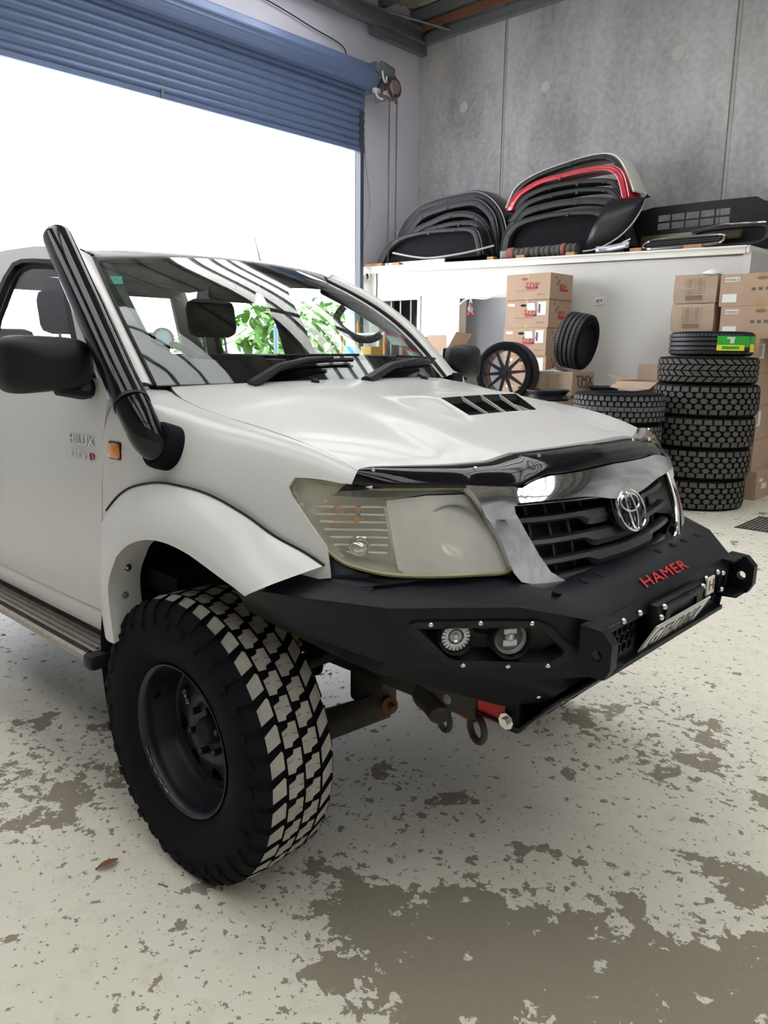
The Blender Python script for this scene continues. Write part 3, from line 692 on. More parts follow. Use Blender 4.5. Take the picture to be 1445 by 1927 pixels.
# roof
us=[-1+2*k/30 for k in range(31)]; xs=[0,.02,.05,.1,.2,.35,.55,.75,.9,.97,1]
rows=[]
for t in xs:
    r=[]
    for u in us:
        f=S_screen(u*1.0,1.0); x0=f[0]-.004; x1=-2.27; x=x0+(x1-x0)*t
        hw=.585+.06*sstep(0,.25,t)-.02*sstep(.8,1,t)
        y=-hw*u; a=abs(u)
        ztop=RZ(x); ze=S_cab(x,1.86)[2] if t>.02 else f[2]
        if t==0: z=f[2]+.004
        else:
            z0=ztop-.036*a*a-.02*a**8*sstep(0,.3,t); z=z0
        r.append(Vector((x,y,z)))
    rows.append(r)
b=MB(); b.grid(rows); roof=b.build('roof',PAINT,truck,smooth=60,solid=.02)
for s in(-1,1):
    pth=[(-.985-.0*k,s*.57,1.815) for k in range(1)]+[(x,s*(.615 if x<-1.2 else .585+.03*(-1-x)/.2),RZ(x)-.040) for x in(-1.04,-1.1,-1.2,-1.4,-1.7,-2.0,-2.25)]
    b=MB(); b.tube(pth,.011,n=8); b.build('roof_ditch_strip',PLB,roof)
b=MB(); b.tube([(-1.3,.45,1.87),(-1.36,.45,2.03)],[.004,.002],n=6); b.build('antenna',PLB,truck)
# cab back wall with rear window
b=MB(); zb=[(.84,1.40),(.62,1.86)]
cb=[(-.84,.75),(.84,.75),(.84,1.42),(.63,1.85),(-.63,1.85),(-.84,1.42)]
rw=[(-.66,1.47),(.66,1.47),(.56,1.78),(-.56,1.78)]
S_b=lambda y,z:(-2.37+.12*max(0,z-1.42)*1.5,y,z)
panel('cab_back',cb,S_b,PAINT,truck,step=.1,thick=.03,holes=[rw],inward=(-1,0,1.3))
panel('rear_screen_glass',rw,lambda y,z:(S_b(y,z)[0]+.012,y,z),GLS,truck,step=.2,thick=0)
# windscreen with black border
def uvloop(u0,u1,v0,v1,n=14):
    return [(u0+(u1-u0)*k/n,v0) for k in range(n)]+[(u1,v0+(v1-v0)*k/n) for k in range(n)]+[(u1+(u0-u1)*k/n,v1) for k in range(n)]+[(u0,v1+(v0-v1)*k/n) for k in range(n)]
ws=panel('windscreen',uvloop(-.985,.985,.0,.995),S_screen,SCR,truck,step=.07,thick=0)
ws['label']='tinted windscreen glass'
S_fr=lambda u,v:S_screen(u,v,-.004)
panel('windscreen_border',uvloop(-.985,.985,0,.995),S_fr,GLB,ws,step=.06,thick=0,holes=[[(-.93,.13),(-.6,.12),(0,.115),(.6,.12),(.84,.15),(.92,.25),(.94,.5),(.95,.965),(.5,.975),(0,.978),(-.5,.975),(-.95,.965),(-.95,.4)]])
STG=pm('green_sticker',(.03,.42,.30),rough=.5,var=.3,scale=40); STW=pm('service_sticker',(.62,.75,.72),rough=.5,var=.25,scale=60)
panel('inspection_sticker',[(.945,.79),(.885,.785),(.902,.70),(.958,.705)],lambda u,v:S_screen(u,v,-.006),STG,ws,step=.03,thick=0)
for u0,v0 in((-.53,.235),(-.62,.125)):
    panel('registration_label',[(u0+.09,v0),(u0-.13,v0-.002),(u0-.15,v0+.085),(u0+.06,v0+.088)],lambda u,v:S_screen(u,v,-.006),STW,ws,step=.03,thick=0)
    panel('registration_label_header',[(u0+.065,v0+.068),(u0-.145,v0+.066),(u0-.15,v0+.085),(u0+.06,v0+.088)],lambda u,v:S_screen(u,v,-.0055),RED,ws,step=.03,thick=0)
# wipers
for (u0,um,u1,v1) in((.66,.36,.07,.085),(.10,-.38,-.80,.075)):
    w=MB(); p0=Vector(S_screen(u0,.0,.005)); p1=Vector(S_screen(um,v1*.8,.035)); p2=Vector(S_screen((um+u1)/2,v1,.03))
    w.tube([p0+Vector((.03,0,-.01)),p0.lerp(p1,.5)+Vector((.01,0,.01)),p1,p2],[.017,.014,.009,.005],n=8,sx=1.4); wo=w.build('wiper_arm',PLB,truck)
    w=MB(); w.tube([S_screen(um+.15+(u1-um-.15)*k/10,.05+v1*.55*math.sin(PI*k/20)**.5,.012) for k in range(11)],.008,n=6); w.build('wiper_blade',PLB,wo)
    w=MB(); w.tube([S_screen(um+.12+(u1-um-.16)*k/8,.055+v1*.6,.026) for k in range(9)],.005,n=6); w.build('blade_frame',PLB,wo)
# ---------------------------------------------------------------- cab interior
b=MB(); rows=[]
for k in range(29):
    y=-.68+1.36*k/28; xb=-.16-.26*abs(y/.70)**2.1; hump=.045*math.exp(-((y+.36)/.17)**2)
    rows.append([(xb,y,1.365),(xb-.15,y,1.385),(xb-.30,y,1.385+hump*.9),(-.80,y,1.375+hump),(-.87,y,1.33+hump*.7),(-.86,y,1.2),(-.80,y,1.0)])
b.grid(rows); b.build('dashboard',INT,truck,smooth=60)
b=MB(); M_=Matrix.Translation((-.93,-.37,1.345))@Matrix.Rotation(math.radians(-62),4,'Y')
b.M=M_; b.tube([(.185*math.cos(2*PI*k/32),.185*math.sin(2*PI*k/32),0) for k in range(32)],.014,n=8,closed=True)
for a in(0,2.3,4.0): b.tube([(0,0,-.02),(.185*math.cos(a),.185*math.sin(a),0)],.016,n=6)
b.sphere((0,0,-.01),.07,sc=(1,1,.5)); b.build('steering_wheel',INT,truck)
b=MB(); b.cyl((-.80,-.37,1.27),(-.93,-.37,1.335),.04); b.build('steering_column',INT,truck)
def seat(x,y,w,hr,zt,hz):
    st=MB(); st.box((x+.26,y,.98),(.52,w,.14),bev=.05); st.box((x-.02,y,zt-.26),(.13,w,.52),rot=Matrix.Rotation(math.radians(-14),3,'Y'),bev=.05); so=st.build('seat',CLO,truck)
    for yy in hr:
        h=MB(); h.box((x-.165,yy,hz),(.10,.27,.19),rot=Matrix.Rotation(math.radians(-10),3,'Y'),bev=.045); h.build('headrest',CLO,so)
        for d in(-.06,.06):
            h=MB(); h.cyl((x-.12,yy+d,zt-.04),(x-.15,yy+d,hz-.05),.006,n=8); h.build('headrest_post',STL,so)
seat(-1.455,-.37,.50,[-.37],1.475,1.645); seat(-1.455,.37,.50,[.37],1.475,1.645); seat(-2.12,0,1.25,[-.38,.38],1.36,1.49)
b=MB()
rows=[]
for t in [k/8 for k in range(9)]:
    x=-.97-1.2*t; rows.append([(x,y,RZ(x)-.05-.036*(y/.6)**2-.0) for y in [-.60+1.2*k/10 for k in range(11)]])
b.grid(rows); b.build('roof_lining',INT,truck)
for s in(-1,1):
    b=MB(); b.tube([(-1.48,s*.80,1.40),(-1.49,s*.74,1.6),(-1.5,s*.63,1.83)],.05,n=8,sx=.5); b.build('b_pillar_trim',INT,truck)
    b=MB(); pth=[Vector((S_screen(.93,v,-.03)[0],S_screen(.93,v)[1]*-s*.985,S_screen(.93,v,-.035)[2])) for v in (.02,.25,.5,.75,.97)]
    b.tube(pth,[.02,.024,.026,.03,.03],n=8); b.build('a_pillar_trim',INT,truck)
b=MB(); b.tube(smooth_path([(-.88,.585,1.69),(-.89,.55,1.635),(-.845,.55,1.585),(-.765,.56,1.548),(-.70,.58,1.542),(-.66,.61,1.565)],4),.017,n=8); b.build('grab_handle',INT,truck)
b=MB(); b.box((-1.25,0,.80),(2.2,1.6,.06)); b.build('cab_floor',DRK,truck)
b=MB(); b.box((-.50,0,1.05),(.04,1.5,.6)); b.build('firewall',DRK,truck)
b=MB(); b.box((-.93,0,1.715),(.03,.23,.065),bev=.02); b.cyl((-.915,0,1.74),(-.86,0,1.80),.012,n=8); b.build('rear_view_mirror',PLB,truck)
g=MB(); g.M=frame((-.62,-.52,1.53),(.35,.94,0),(-.35,.1,.93)); g.lathe([(0,-.014),(.034,-.014),(.037,0),(.032,.006),(.027,.003)],n=28); go=g.build('dash_gauge',GLB,truck)
g=MB(); g.M=frame((-.62,-.52,1.53),(.35,.94,0),(-.35,.1,.93)); g.lathe([(.028,.002),(0,.003)],n=28); g.build('gauge_face',pm('pale_blue_dial',(.25,.45,.60),rough=.3,var=.2,scale=40),go)
g=MB(); g.tube([(-.62,-.52,1.50),(-.64,-.50,1.42),(-.66,-.48,1.39)],.012,n=8); g.build('gauge_stem',PLB,go)
# ---------------------------------------------------------------- bonnet protector
PT=[(.536,.727),(.541,.69),(.572,.613),(.612,.515),(.639,.441),(.657,.398),(.663,.318),(.666,.281),(.684,.10),(.686,0)]
PLW=[(.88,1.188),(.834,1.187),(.757,1.185),(.603,1.179),(.563,1.171),(.431,1.167),(.367,1.179),(.306,1.191),(.2,1.190),(0,1.195)]
top=smooth_path([(x,-y,hood_z(x,y)+.004) for x,y in PT],5); low=smooth_path([S_nose(s,z,.022) for s,z in PLW],5)
rows=[]
for a,c in zip(top,low):
    o=Vector((a.x*.5,a.y,0)).normalized(); m=(a+c)/2+Vector((.028,o.y*.018,.030))
    rows.append([bez(a,m,c,t/7) for t in range(8)])
rows=rows+[[Vector((p.x,-p.y,p.z)) for p in r] for r in reversed(rows[:-1])]
b=MB(); b.grid([[r[0]+Vector((.02,0,-.012)),r[-1]+Vector((-.02,0,.0)),r[-1]+Vector((-.06,0,-.03))] for r in rows]); b.build('nose_panel',PLB,truck)
b=MB(); b.grid(rows); prot=b.build('bonnet_protector',GLB,truck,smooth=60,solid=.004); prot['label']='glossy black bonnet protector strip'
n=len(rows)
for k in (5,20,36,n-37,n-21,n-6):
    k=max(0,min(n-1,k)); p=rows[k][3]; d=(rows[k][2]-rows[k][4]).cross(rows[min(k+1,n-1)][3]-rows[max(k-1,0)][3]).normalized(); d=d if d.z>0 else -d
    h=MB(); h.cyl(p-d*.002,p+d*.004,.006,.004,n=10); h.build('protector_screw',STL,prot)
# ---------------------------------------------------------------- grille
ci=[(.30,.930),(.336,.938),(.384,.967),(.413,1.007),(.44,1.057),(.468,1.118),(.470,1.126),(.455,1.130),(.373,1.129),(.215,1.124),(0,1.112)]
co=[(0,1.183),(.2,1.178),(.306,1.178),(.367,1.168),(.431,1.157),(.562,1.166),(.592,1.170),(.575,1.153),(.552,1.117),(.516,1.052),(.492,.978),(.473,.955),(.367,.925),(.30,.922)]
S_c=lambda s,z:S_nose(s,z,.004+.012*sstep(1.10,1.125,z)*(1-sstep(1.15,1.18,z)))
halfc=ci+co
full=ci[:-1]+[(-s,z) for s,z in reversed(ci)]+[(-s,z) for s,z in reversed(co)][:-1]+co
# closed ring would need the lower edge: the surround is an arch, open at the bottom
gr=panel('grille_surround',[(s,z) for s,z in ci[:-1]]+[(0,1.112)]+[(-s,z) for s,z in reversed(ci[:-1])]+[(-s,z) for s,z in reversed(co[1:])]+[(0,1.183)]+co[1:],S_c,CHR,truck,step=.022,thick=.02,smooth=40)
gr['label']='chrome grille surround'
b=MB(); b.tube([S_nose(s,z,.010) for s,z in smooth_path([(s,z,0) for s,z in ci],4) for s,z in [(s,z)]] if False else [S_nose(q.x,q.y,.008) for q in smooth_path([(s,z,0) for s,z in ci]+[(-s,z,0) for s,z in reversed(ci[:-1])],4)],.006,n=8); b.build('grille_rim',CHR,gr)
back=[(.31,.915),(.40,.965),(.45,1.05),(.48,1.135),(.3,1.14),(0,1.125)]
panel('grille_backing',back+[(-s,z) for s,z in reversed(back[:-1])],lambda s,z:S_nose(s,z,-.075),DRK,gr,step=.04,thick=0)
for i in range(10):   # radiator shutter ribs seen between the slats
    s0=-.36+.08*i
    b=MB(); b.tube([S_nose(s0,z,-.06) for z in(.94,1.0,1.06,1.12)],.006,n=5); b.build('grille_rib',GRY,gr)
SLZ=[(1.086,.445),(1.032,.405),(.982,.385),(.94,.33)]
for zi,(z0,lim) in enumerate(SLZ):
    rows=[]
    K=48
    for k in range(K+1):
        s=-lim+2*lim*k/K; a=abs(s)
        w=sstep(.20,.155,a) if False else (1-sstep(.155,.20,a))
        hgt=.009+.012*w; dz=-.008*w- .012*(a/.45)**2*0
        zc=z0+dz-.010*(1-(a/.45)**2)
        f=-.018+.008*w
        rows.append([S_nose(s,zc+hgt,f-.02),S_nose(s,zc+hgt*.8,f),S_nose(s,zc-hgt*.2,f+.004),S_nose(s,zc-hgt,f-.006),S_nose(s,zc-hgt,f-.04)])
    b=MB(); b.grid(rows); b.build('grille_slat',GRY,gr,smooth=30,solid=.004)
# emblem: oval ring with two crossed ovals inside
def oval(cx,cz,a,c,r,mat,name,par,n=40,rot=0):
    b=MB(); pts=[]
    for k in range(n):
        w=2*PI*k/n; y=cx+a*math.cos(w); z=cz+c*math.sin(w)
        p=Vector(S_nose(-y,1.072+z,.026)); pts.append(p)
    b.tube(pts,r,n=8,closed=True,sx=.7); return b.build(name,mat,par)
eb=MB(); pts=[Vector(S_nose(.078*math.cos(2*PI*k/40),1.072+.058*math.sin(2*PI*k/40),.012)) for k in range(40)]
eb.add([Vector(S_nose(0,1.072,.018))]+pts,[(0,i+1,(i+1)%40+1) for i in range(40)]); pts2=[p-Vector((.03,0,0)) for p in pts]
eb.add(pts+pts2,[(i,(i+1)%40,40+(i+1)%40,40+i) for i in range(40)]); em=eb.build('emblem',GLB,gr)
oval(0,0,.074,.054,.0065,CHR,'emblem_ring',em); oval(0,.020,.051,.0225,.0055,CHR,'emblem_bar',em); oval(0,-.003,.021,.049,.0055,CHR,'emblem_loop',em)
# ---------------------------------------------------------------- headlamps
lampo=[(1.046,1.192),(1.058,1.182),(1.056,1.168),(1.051,1.152),(1.002,1.101),(.96,1.052),(.938,1.029),(.901,1.007),(.871,.998),(.804,.986),(.74,.982),(.665,.981),(.582,.980),(.496,.978),(.492,1.0),(.513,1.052),(.55,1.118),(.573,1.153),(.597,1.173),(.687,1.178),(.757,1.181),(.838,1.182),(.936,1.189)]
inner=[(.496,.978),(.492,1.0),(.513,1.052),(.55,1.118),(.573,1.153),(.592,1.160),(.70,1.163),(.800,1.154),(.784,1.084),(.768,.999),(.742,.985),(.665,.981),(.582,.980)]
outer=[(.745,.984),(.772,.999),(.788,1.084),(.804,1.156),(.70,1.166),(.594,1.163),(.597,1.173),(.687,1.178),(.757,1.181),(.838,1.182),(.936,1.189),(1.046,1.192),(1.058,1.182),(1.056,1.168),(1.051,1.152),(1.002,1.101),(.96,1.052),(.938,1.029),(.901,1.007),(.871,.998),(.804,.986)]
for mr in(False,True):
    s=1 if mr else -1
    S0=lambda a,z:S_nose(a,z,0)
    hl=panel('headlamp',lampo,lambda a,z:S_nose(a,z,-.085+.06*sstep(.80,1.08,a)),PUR,truck,step=.03,thick=.004,mirror=mr,inward=(0,0,1)); hl['label']='cloudy yellowed headlamp'
    panel('headlamp_lens',inner,S0,HAZE,hl,step=.03,thick=.0,mirror=mr,inward=(0,0,1))
    panel('indicator_lens',outer,S0,LENS,hl,step=.03,thick=.0,mirror=mr,inward=(0,0,1))
    def mp(p): return Vector((p[0],p[1]*(1 if not mr else -1),p[2]))
    b=MB(); b.tube([mp(S_nose(q.x,q.y,-.002)) for q in smooth_path([(a,z,0) for a,z in lampo+lampo[:1]],3)],.006,n=6); b.build('lamp_gasket',pm('yellowed_clear_plastic',(.33,.31,.17),rough=.3,var=.15),hl)
    # side of the housing between lens and reflector
    rows=[[mp(S_nose(a,z,-.002)),mp(S_nose(a,z,-.085+.06*sstep(.80,1.08,a)))] for a,z in lampo+lampo[:1]]
    b=MB(); b.grid(rows); b.build('lamp_housing',PUR,hl)
    # divider and reflector bowls
    b=MB(); b.tube([mp(S_nose(a,z,-.012)) for a,z in((.756,.985),(.772,1.03),(.786,1.079),(.80,1.14))],.009,n=8,sx=.6); b.build('lamp_divider',PUR,hl)
    b=MB(); c=mp(S_nose(.63,1.065,-.075)); nx=(mp(S_nose(.63,1.065,0))-c).normalized(); b.M=frame(c,Vector((0,0,1)).cross(nx),(0,0,1)); b.lathe([(0,0),(.02,.002),(.05,.015),(.072,.045),(.078,.06)],n=28); b.build('main_reflector',CHR,hl)
    b=MB(); b.M=frame(c,Vector((0,0,1)).cross(nx),(0,0,1)); b.sphere((0,0,.03),.014); b.build('main_bulb',STL,hl)
    for k in range(7):
        z=1.02+.018*k; b=MB(); b.tube([mp(S_nose(a,z+.0*a,-.06+.045*sstep(.80,1.05,a))) for a in(.80,.84,.88,.92,min(.985,.925+.012*k))],.004,n=5); b.build('reflector_flute',CHR,hl)
    c=mp(S_nose(.91,1.115,-.03)); b=MB(); b.sphere(c,.026,sc=(.7,.7,1.0)); b.build('indicator_bulb',LENS,hl)
    for k in range(4):
        c=mp(S_nose(.93-.055*(k//2),1.128-.026*(k%2),-.022)); b=MB(); b.box(c,(.012,.012,.012),bev=.003); b.build('amber_reflex',ORN,hl)
    c=mp(S_nose(.87,1.035,-.035)); b=MB(); b.sphere(c,.026,sc=(1,1,.9)); b.build('position_bulb',CHR,hl)
# ---------------------------------------------------------------- bull bar bumper
T=[(.344,-.84,.975),(.467,-.81,.965),(.633,-.725,.965),(.766,-.513,.967),(.945,-.40,.93)]
F=[(.300,-.92,.930),(.51,-.867,.935),(.676,-.772,.925),(.874,-.554,.930),(.992,-.419,.891)]
B=[(.28,-.867,.85),(.46,-.815,.815),(.642,-.738,.78),(.871,-.55,.715),(.970,-.397,.735)]
E=[(.344,-.774,.78),(.45,-.745,.752),(.561,-.704,.72),(.811,-.514,.650),(.883,-.43,.655)]
I=[(.455,-.795,1.032),(.56,-.755,.985),(.67,-.665,.968),(.80,-.47,.958),(.86,-.33,.945)]
V3=lambda l:[Vector(p) for p in l]
T,F,B,E,I=map(V3,(T,F,B,E,I))
# the big face of each wing is flat: put its corners on one plane
pl=[F[2],F[4],B[2],B[4]]; c0=sum(pl,Vector())/4; nn=(F[4]-B[2]).cross(F[2]-B[4]).normalized(); nn=nn if nn.x>0 else -nn
flat=lambda p:p-nn*(p-c0).dot(nn)
for l in(F,B):
    for i in(2,3,4): l[i]=flat(l[i])
ex=(F[4]-F[2]); ex=(ex-nn*ex.dot(nn)).normalized(); ey=nn.cross(ex); ey=ey if ey.z>0 else -ey
to2=lambda p:((Vector(p)-c0).dot(ex),(Vector(p)-c0).dot(ey))
def from2(u,v,o=0): return c0+ex*u+ey*v+nn*o
M=lambda p:Vector((p.x,-p.y,p.z))
bb=MB()
def quad(*ps):
    for f in(lambda p:p,M): bb.add([f(p) for p in ps],[tuple(range(len(ps)))])
for i in range(4):
    quad(T[i],F[i],F[i+1],T[i+1])
    quad(B[i],E[i],E[i+1],B[i+1])
    quad(I[i],T[i],T[i+1],I[i+1])
for i in range(2): quad(F[i],B[i],B[i+1],F[i+1])
quad(F[0],T[0],I[0]); 
bb.add([T[4],F[4],M(F[4]),M(T[4])],[(0,1,2,3)]); bb.add([I[4],T[4],M(T[4]),M(I[4])],[(0,1,2,3)])
G0=Vector((1.002,-.405,.845)); G1=Vector((1.0,-.36,.735)); 
bb.add([F[4],G0,M(G0),M(F[4])],[(0,1,2,3)])
quad(F[4],B[4],Vector((1.0,-.36,.735)),G0)
bar=bb.build('bull_bar',BLK,truck,smooth=20,solid=.006,bevel=.003); bar['label']='angular black steel bull bar'
# wing faces with a lamp opening
hole=[(.716,-.722,.892),(.902,-.522,.896),(.925,-.495,.878),(.962,-.452,.818),(.957,-.455,.785),(.929,-.483,.757),(.775,-.655,.765),(.755,-.671,.778),(.70,-.735,.872),(.703,-.735,.887)]
h2=[to2(p) for p in hole]; hc=(sum(p[0] for p in h2)/len(h2),sum(p[1] for p in h2)/len(h2))
sc_=lambda k:[(hc[0]+(p[0]-hc[0])*k,hc[1]+(p[1]-hc[1])*k) for p in h2]
wingo=[to2(p) for p in(F[2],F[3],F[4],B[4],B[3],B[2])]
def inset(pl,d):
    c=[];n=len(pl)
    for i in range(n):
        a,b_,c_=Vector(pl[i-1]),Vector(pl[i]),Vector(pl[(i+1)%n])
        n1=Vector((-(b_-a).y,(b_-a).x)).normalized(); n2=Vector((-(c_-b_).y,(c_-b_).x)).normalized(); m_=(n1+n2).normalized(); q=b_+m_*d/max(.4,m_.dot(n1))
        c.append(q)
    return [tuple(q) for q in c]
area=sum(h2[i][0]*h2[(i+1)%len(h2)][1]-h2[(i+1)%len(h2)][0]*h2[i][1] for i in range(len(h2)))
sg=1 if area>0 else -1
hin=inset(h2,.018*sg); hdeep=inset(h2,.03*sg); hout=h2
FOG=pm('lamp_crystal',(.75,.76,.74),rough=.12,metal=.5,var=.5,scale=180)
FGL=glass('fog_glass',(.85,.88,.9),refl=1.6)
for mr in(False,True):
    mm=(lambda p:p) if not mr else M
    panel('wing_plate',wingo,lambda u,v:from2(u,v),BLK,bar,step=.06,thick=.006,holes=[hin],mirror=mr,inward=(.4,0,.8),smooth=20)
    bz=panel('lamp_bezel',hout,lambda u,v:from2(u,v,.006),PLB,bar,step=.02,thick=.006,holes=[hin],mirror=mr,inward=(.4,0,.8))
    # recessed lamp tray: walls and floor
    def tray(u,v): 
        return .045+.02*sstep(.1,-.12,u)
    rows=[[mm(from2(*p,.004)) for p in hin+hin[:1]],[mm(from2(*q,-.032)) for q in hdeep+hdeep[:1]]]
    b=MB(); b.grid(rows); b.add([mm(from2(*q,-.032)) for q in hdeep],[tuple(range(len(hdeep)))]); b.build('lamp_tray',PLB,bz,smooth=30)
    for (px_,R_,nm) in(((.775,-.655,.848),.036,'park_lamp'),((.862,-.562,.842),.041,'fog_lamp')):
        u,v=to2(px_); c=mm(from2(u,v-.006,-.020)); n_=mm(nn) if mr else nn; n_=Vector((nn.x,nn.y*(-1 if mr else 1),nn.z)); n2=(n_+Vector((.25,.0,0))).normalized()
        fr=frame(c,Vector((0,0,1)).cross(n2),(0,0,1))
        b=MB(); b.M=fr; b.lathe([(R_*1.18,-.01),(R_*1.18,.028),(R_*1.10,.034),(R_*1.03,.028),(R_*1.0,.01),(0,.006)],n=32); fo=b.build(nm,PLB,bz)
        b=MB(); b.M=fr; b.lathe([(R_,.012),(R_*.96,.022),(R_*.6,.030),(0,.034)],n=32); b.build('fog_lens',FGL,fo)
        b=MB(); b.M=fr
        if nm=='park_lamp':
            for k in range(22):
                a=2*PI*k/22; b.box((R_*.74*math.cos(a),R_*.74*math.sin(a),.013),(R_*.42,.0062,.012),rot=Matrix.Rotation(a,3,'Z'))
            b.lathe([(R_*.45,.010),(R_*.40,.018),(R_*.25,.014),(R_*.12,.020),(0,.02)],n=20); b.build('lamp_crystal_ring',FOG,fo,smooth=20)
        else:
            b.lathe([(R_*.95,.018),(R_*.8,.009),(R_*.5,.007)],n=24); b.box((0,.016,.012),(.03,.012,.01)); b.box((.0,-.012,.012),(.034,.014,.01)); b.sphere((0,.002,.012),.012); b.build('lamp_projector',FOG,fo,smooth=20)
    for p in[(.738,-.70,.885),(.815,-.617,.889),(.895,-.530,.888),(.79,-.638,.768),(.862,-.56,.765),(.925,-.489,.766)]:
        u,v=to2(p); b=MB(); b.M=frame(mm(from2(u,v,.006)),(mm(ex)),mm(ey)); b.sphere((0,0,0),.0065,nu=10,nv=6,sc=(1,1,.7)); b.build('bezel_screw',STL,bz)
    for p in(E[1].lerp(E[2],.95)+Vector((.002,-.004,.02)),E[2].lerp(E[3],.16)+Vector((.002,-.004,.02)),E[0].lerp(E[1],.6)+Vector((0,-.004,.02)),E[3].lerp(E[4],.8)+Vector((.004,0,.02))):
        b=MB(); b.sphere(mm(p),.007,nu=10,nv=6); b.build('bumper_bolt',STL,bar)
    # recovery point: U-shaped bracket, outer plate with an eye
    y0,y1=-.470,-.440
    oc=[(.985,.892),(1.037,.888),(1.064,.861),(1.063,.803),(1.049,.776),(.985,.772)]
    eye=[(1.028+.0135*math.cos(2*PI*k/14),.828+.0135*math.sin(2*PI*k/14)) for k in range(14)]
    SY=lambda a,z:(a,y0 if not mr else y0,z)
    pod=panel('recovery_bracket',oc,lambda a,z:(a,y0,z),BLK,bar,step=.03,thick=.03,holes=[eye],mirror=mr,inward=(1.02,0,.83))
    b=MB(); yb=-.36
    for poly in([(.985,.892),(1.030,.889),(1.028,.879),(.985,.880)],[(.985,.782),(1.040,.785),(1.047,.776),(.985,.772)],[(.985,.89),(.992,.89),(.992,.775),(.985,.775)]):
        b.prism(poly,'Y',(y1 if not mr else -y1),(yb if not mr else -yb))
    b.build('bracket_web',BLK,pod,bevel=.003)
# front letters on the sloping upper plate
S0=(T[4]+M(T[4]))/2; S1=(F[4]+M(F[4]))/2
lw=letters('bar_lettering','HAMER',.062,frame(S0.lerp(S1,.52)+Vector((.002,0,.0035)),(0,1,0),S0-S1),pm('red_lettering',(.62,.02,.03),rough=.45,var=.1),bar,depth=.001,font_scale=(1.28,.72),spacing=1.08)
for y in(-.43,-.30,-.22,.12,.22,.30,.40):
    p=I[4].lerp(T[4],.45); b=MB(); b.M=frame((p.x,y,p.z+.0035),(0,1,0),(-1,0,.25)); b.lathe([(0,0),(.011,0),(.012,-.003)],n=14); b.build('drain_slot',DRK,bar)
# front opening: honeycomb mesh, winch face, plate bracket
def hexmesh(y0,y1,name):
    outl=[(y0,.742),(y1,.742),(y1,.848),(y0,.848)]; hs=[]; r=.0145; dy=r*1.95; dz=r*1.70
    for i in range(-1,9):
        for j in range(-1,9):
            cy=y0+.016+j*dy+(dy/2 if i%2 else 0); cz=.752+i*dz
            if y0+r+.002<cy<y1-r-.002 and .742+r+.001<cz<.848-r-.001: hs.append([(cy+r*.98*math.cos(PI/6+k*PI/3),cz+r*.98*math.sin(PI/6+k*PI/3)) for k in range(6)])
    panel(name,outl,lambda y,z:(.985,y,z),BLK,bar,step=.03,thick=.004,holes=hs,inward=(0,0,.8),smooth=0)
hexmesh(-.36,-.185,'honeycomb_mesh'); hexmesh(.185,.36,'honeycomb_mesh')
b=MB(); b.box((.93,0,.79),(.05,.74,.13)); b.build('winch_cavity',DRK,bar)
b=MB(); b.box((.99,0,.738),(.03,.74,.012)); b.build('lower_lip',BLK,bar)
b=MB(); b.box((1.01,0,.833),(.03,.30,.07),bev=.006); wf_=b.build('winch_fairlead',BLK,bar)
b=MB(); b.box((1.022,0,.856),(.03,.24,.012)); b.box((1.026,-.10,.835),(.012,.03,.03)); b.box((1.026,.10,.835),(.012,.03,.03)); b.build('plate_bracket',BLK,bar)
for y,z in((-.212,.861),(.212,.861),(-.125,.862),(.125,.862),(-.14,.838),(.30,.862),(-.30,.862),(.345,.80),(.345,.85)):
    b=MB(); b.sphere((1.005 if abs(y)>.2 else 1.03,y,z),.0085,nu=12,nv=6); b.build('bar_bolt',STL,bar)
# H badge and number plate
b=MB(); b.box((1.012,.232,.838),(.006,.052,.052),bev=.002); hb=b.build('bar_badge',pm('badge_white',(.75,.70,.62),rough=.4),bar)
letters('badge_letter','H',.055,frame((1.0155,.232,.838),(0,1,0),(0,0,1)),pm('badge_brown',(.08,.02,.015),rough=.5),hb,depth=.0006,font_scale=(1.1,.8))
letters('bracket_letter','H',.026,frame((1.03,.02,.863),(0,1,0),(-.6,0,.4)),DRK,wf_,depth=.001)
pt=Vector((1.035,0,.822)); pb=Vector((.980,0,.722)); pz=(pt-pb).normalized(); py=Vector((0,1,0)); pn=py.cross(pz); pc=(pt+pb)/2
b=MB(); b.M=frame(pc,py,pz); b.box((0,0,0),(.352,.116,.003)); PLW_=pm('plate_white',(.72,.73,.70),rough=.35,var=.05)
plate=b.build('number_plate',PLW_,bar); plate['label']='white number plate with black characters'
letters('plate_characters','GTH2068',.098,frame(pc+pn*.002,py,pz),pm('plate_black',(.01,.01,.01),rough=.4),plate,depth=.0005,font_scale=(.72,1.0),spacing=1.04)
b=MB(); b.M=frame(pc+pn*.001,py,pz)
for d in((0,.056,.350,.004),(0,-.056,.350,.004),(.174,0,.004,.112),(-.174,0,.004,.112)): b.box((d[0],d[1],.001),(d[2],d[3],.002))
b.build('plate_rim',pm('plate_rim_grey',(.5,.5,.48),rough=.4),plate)
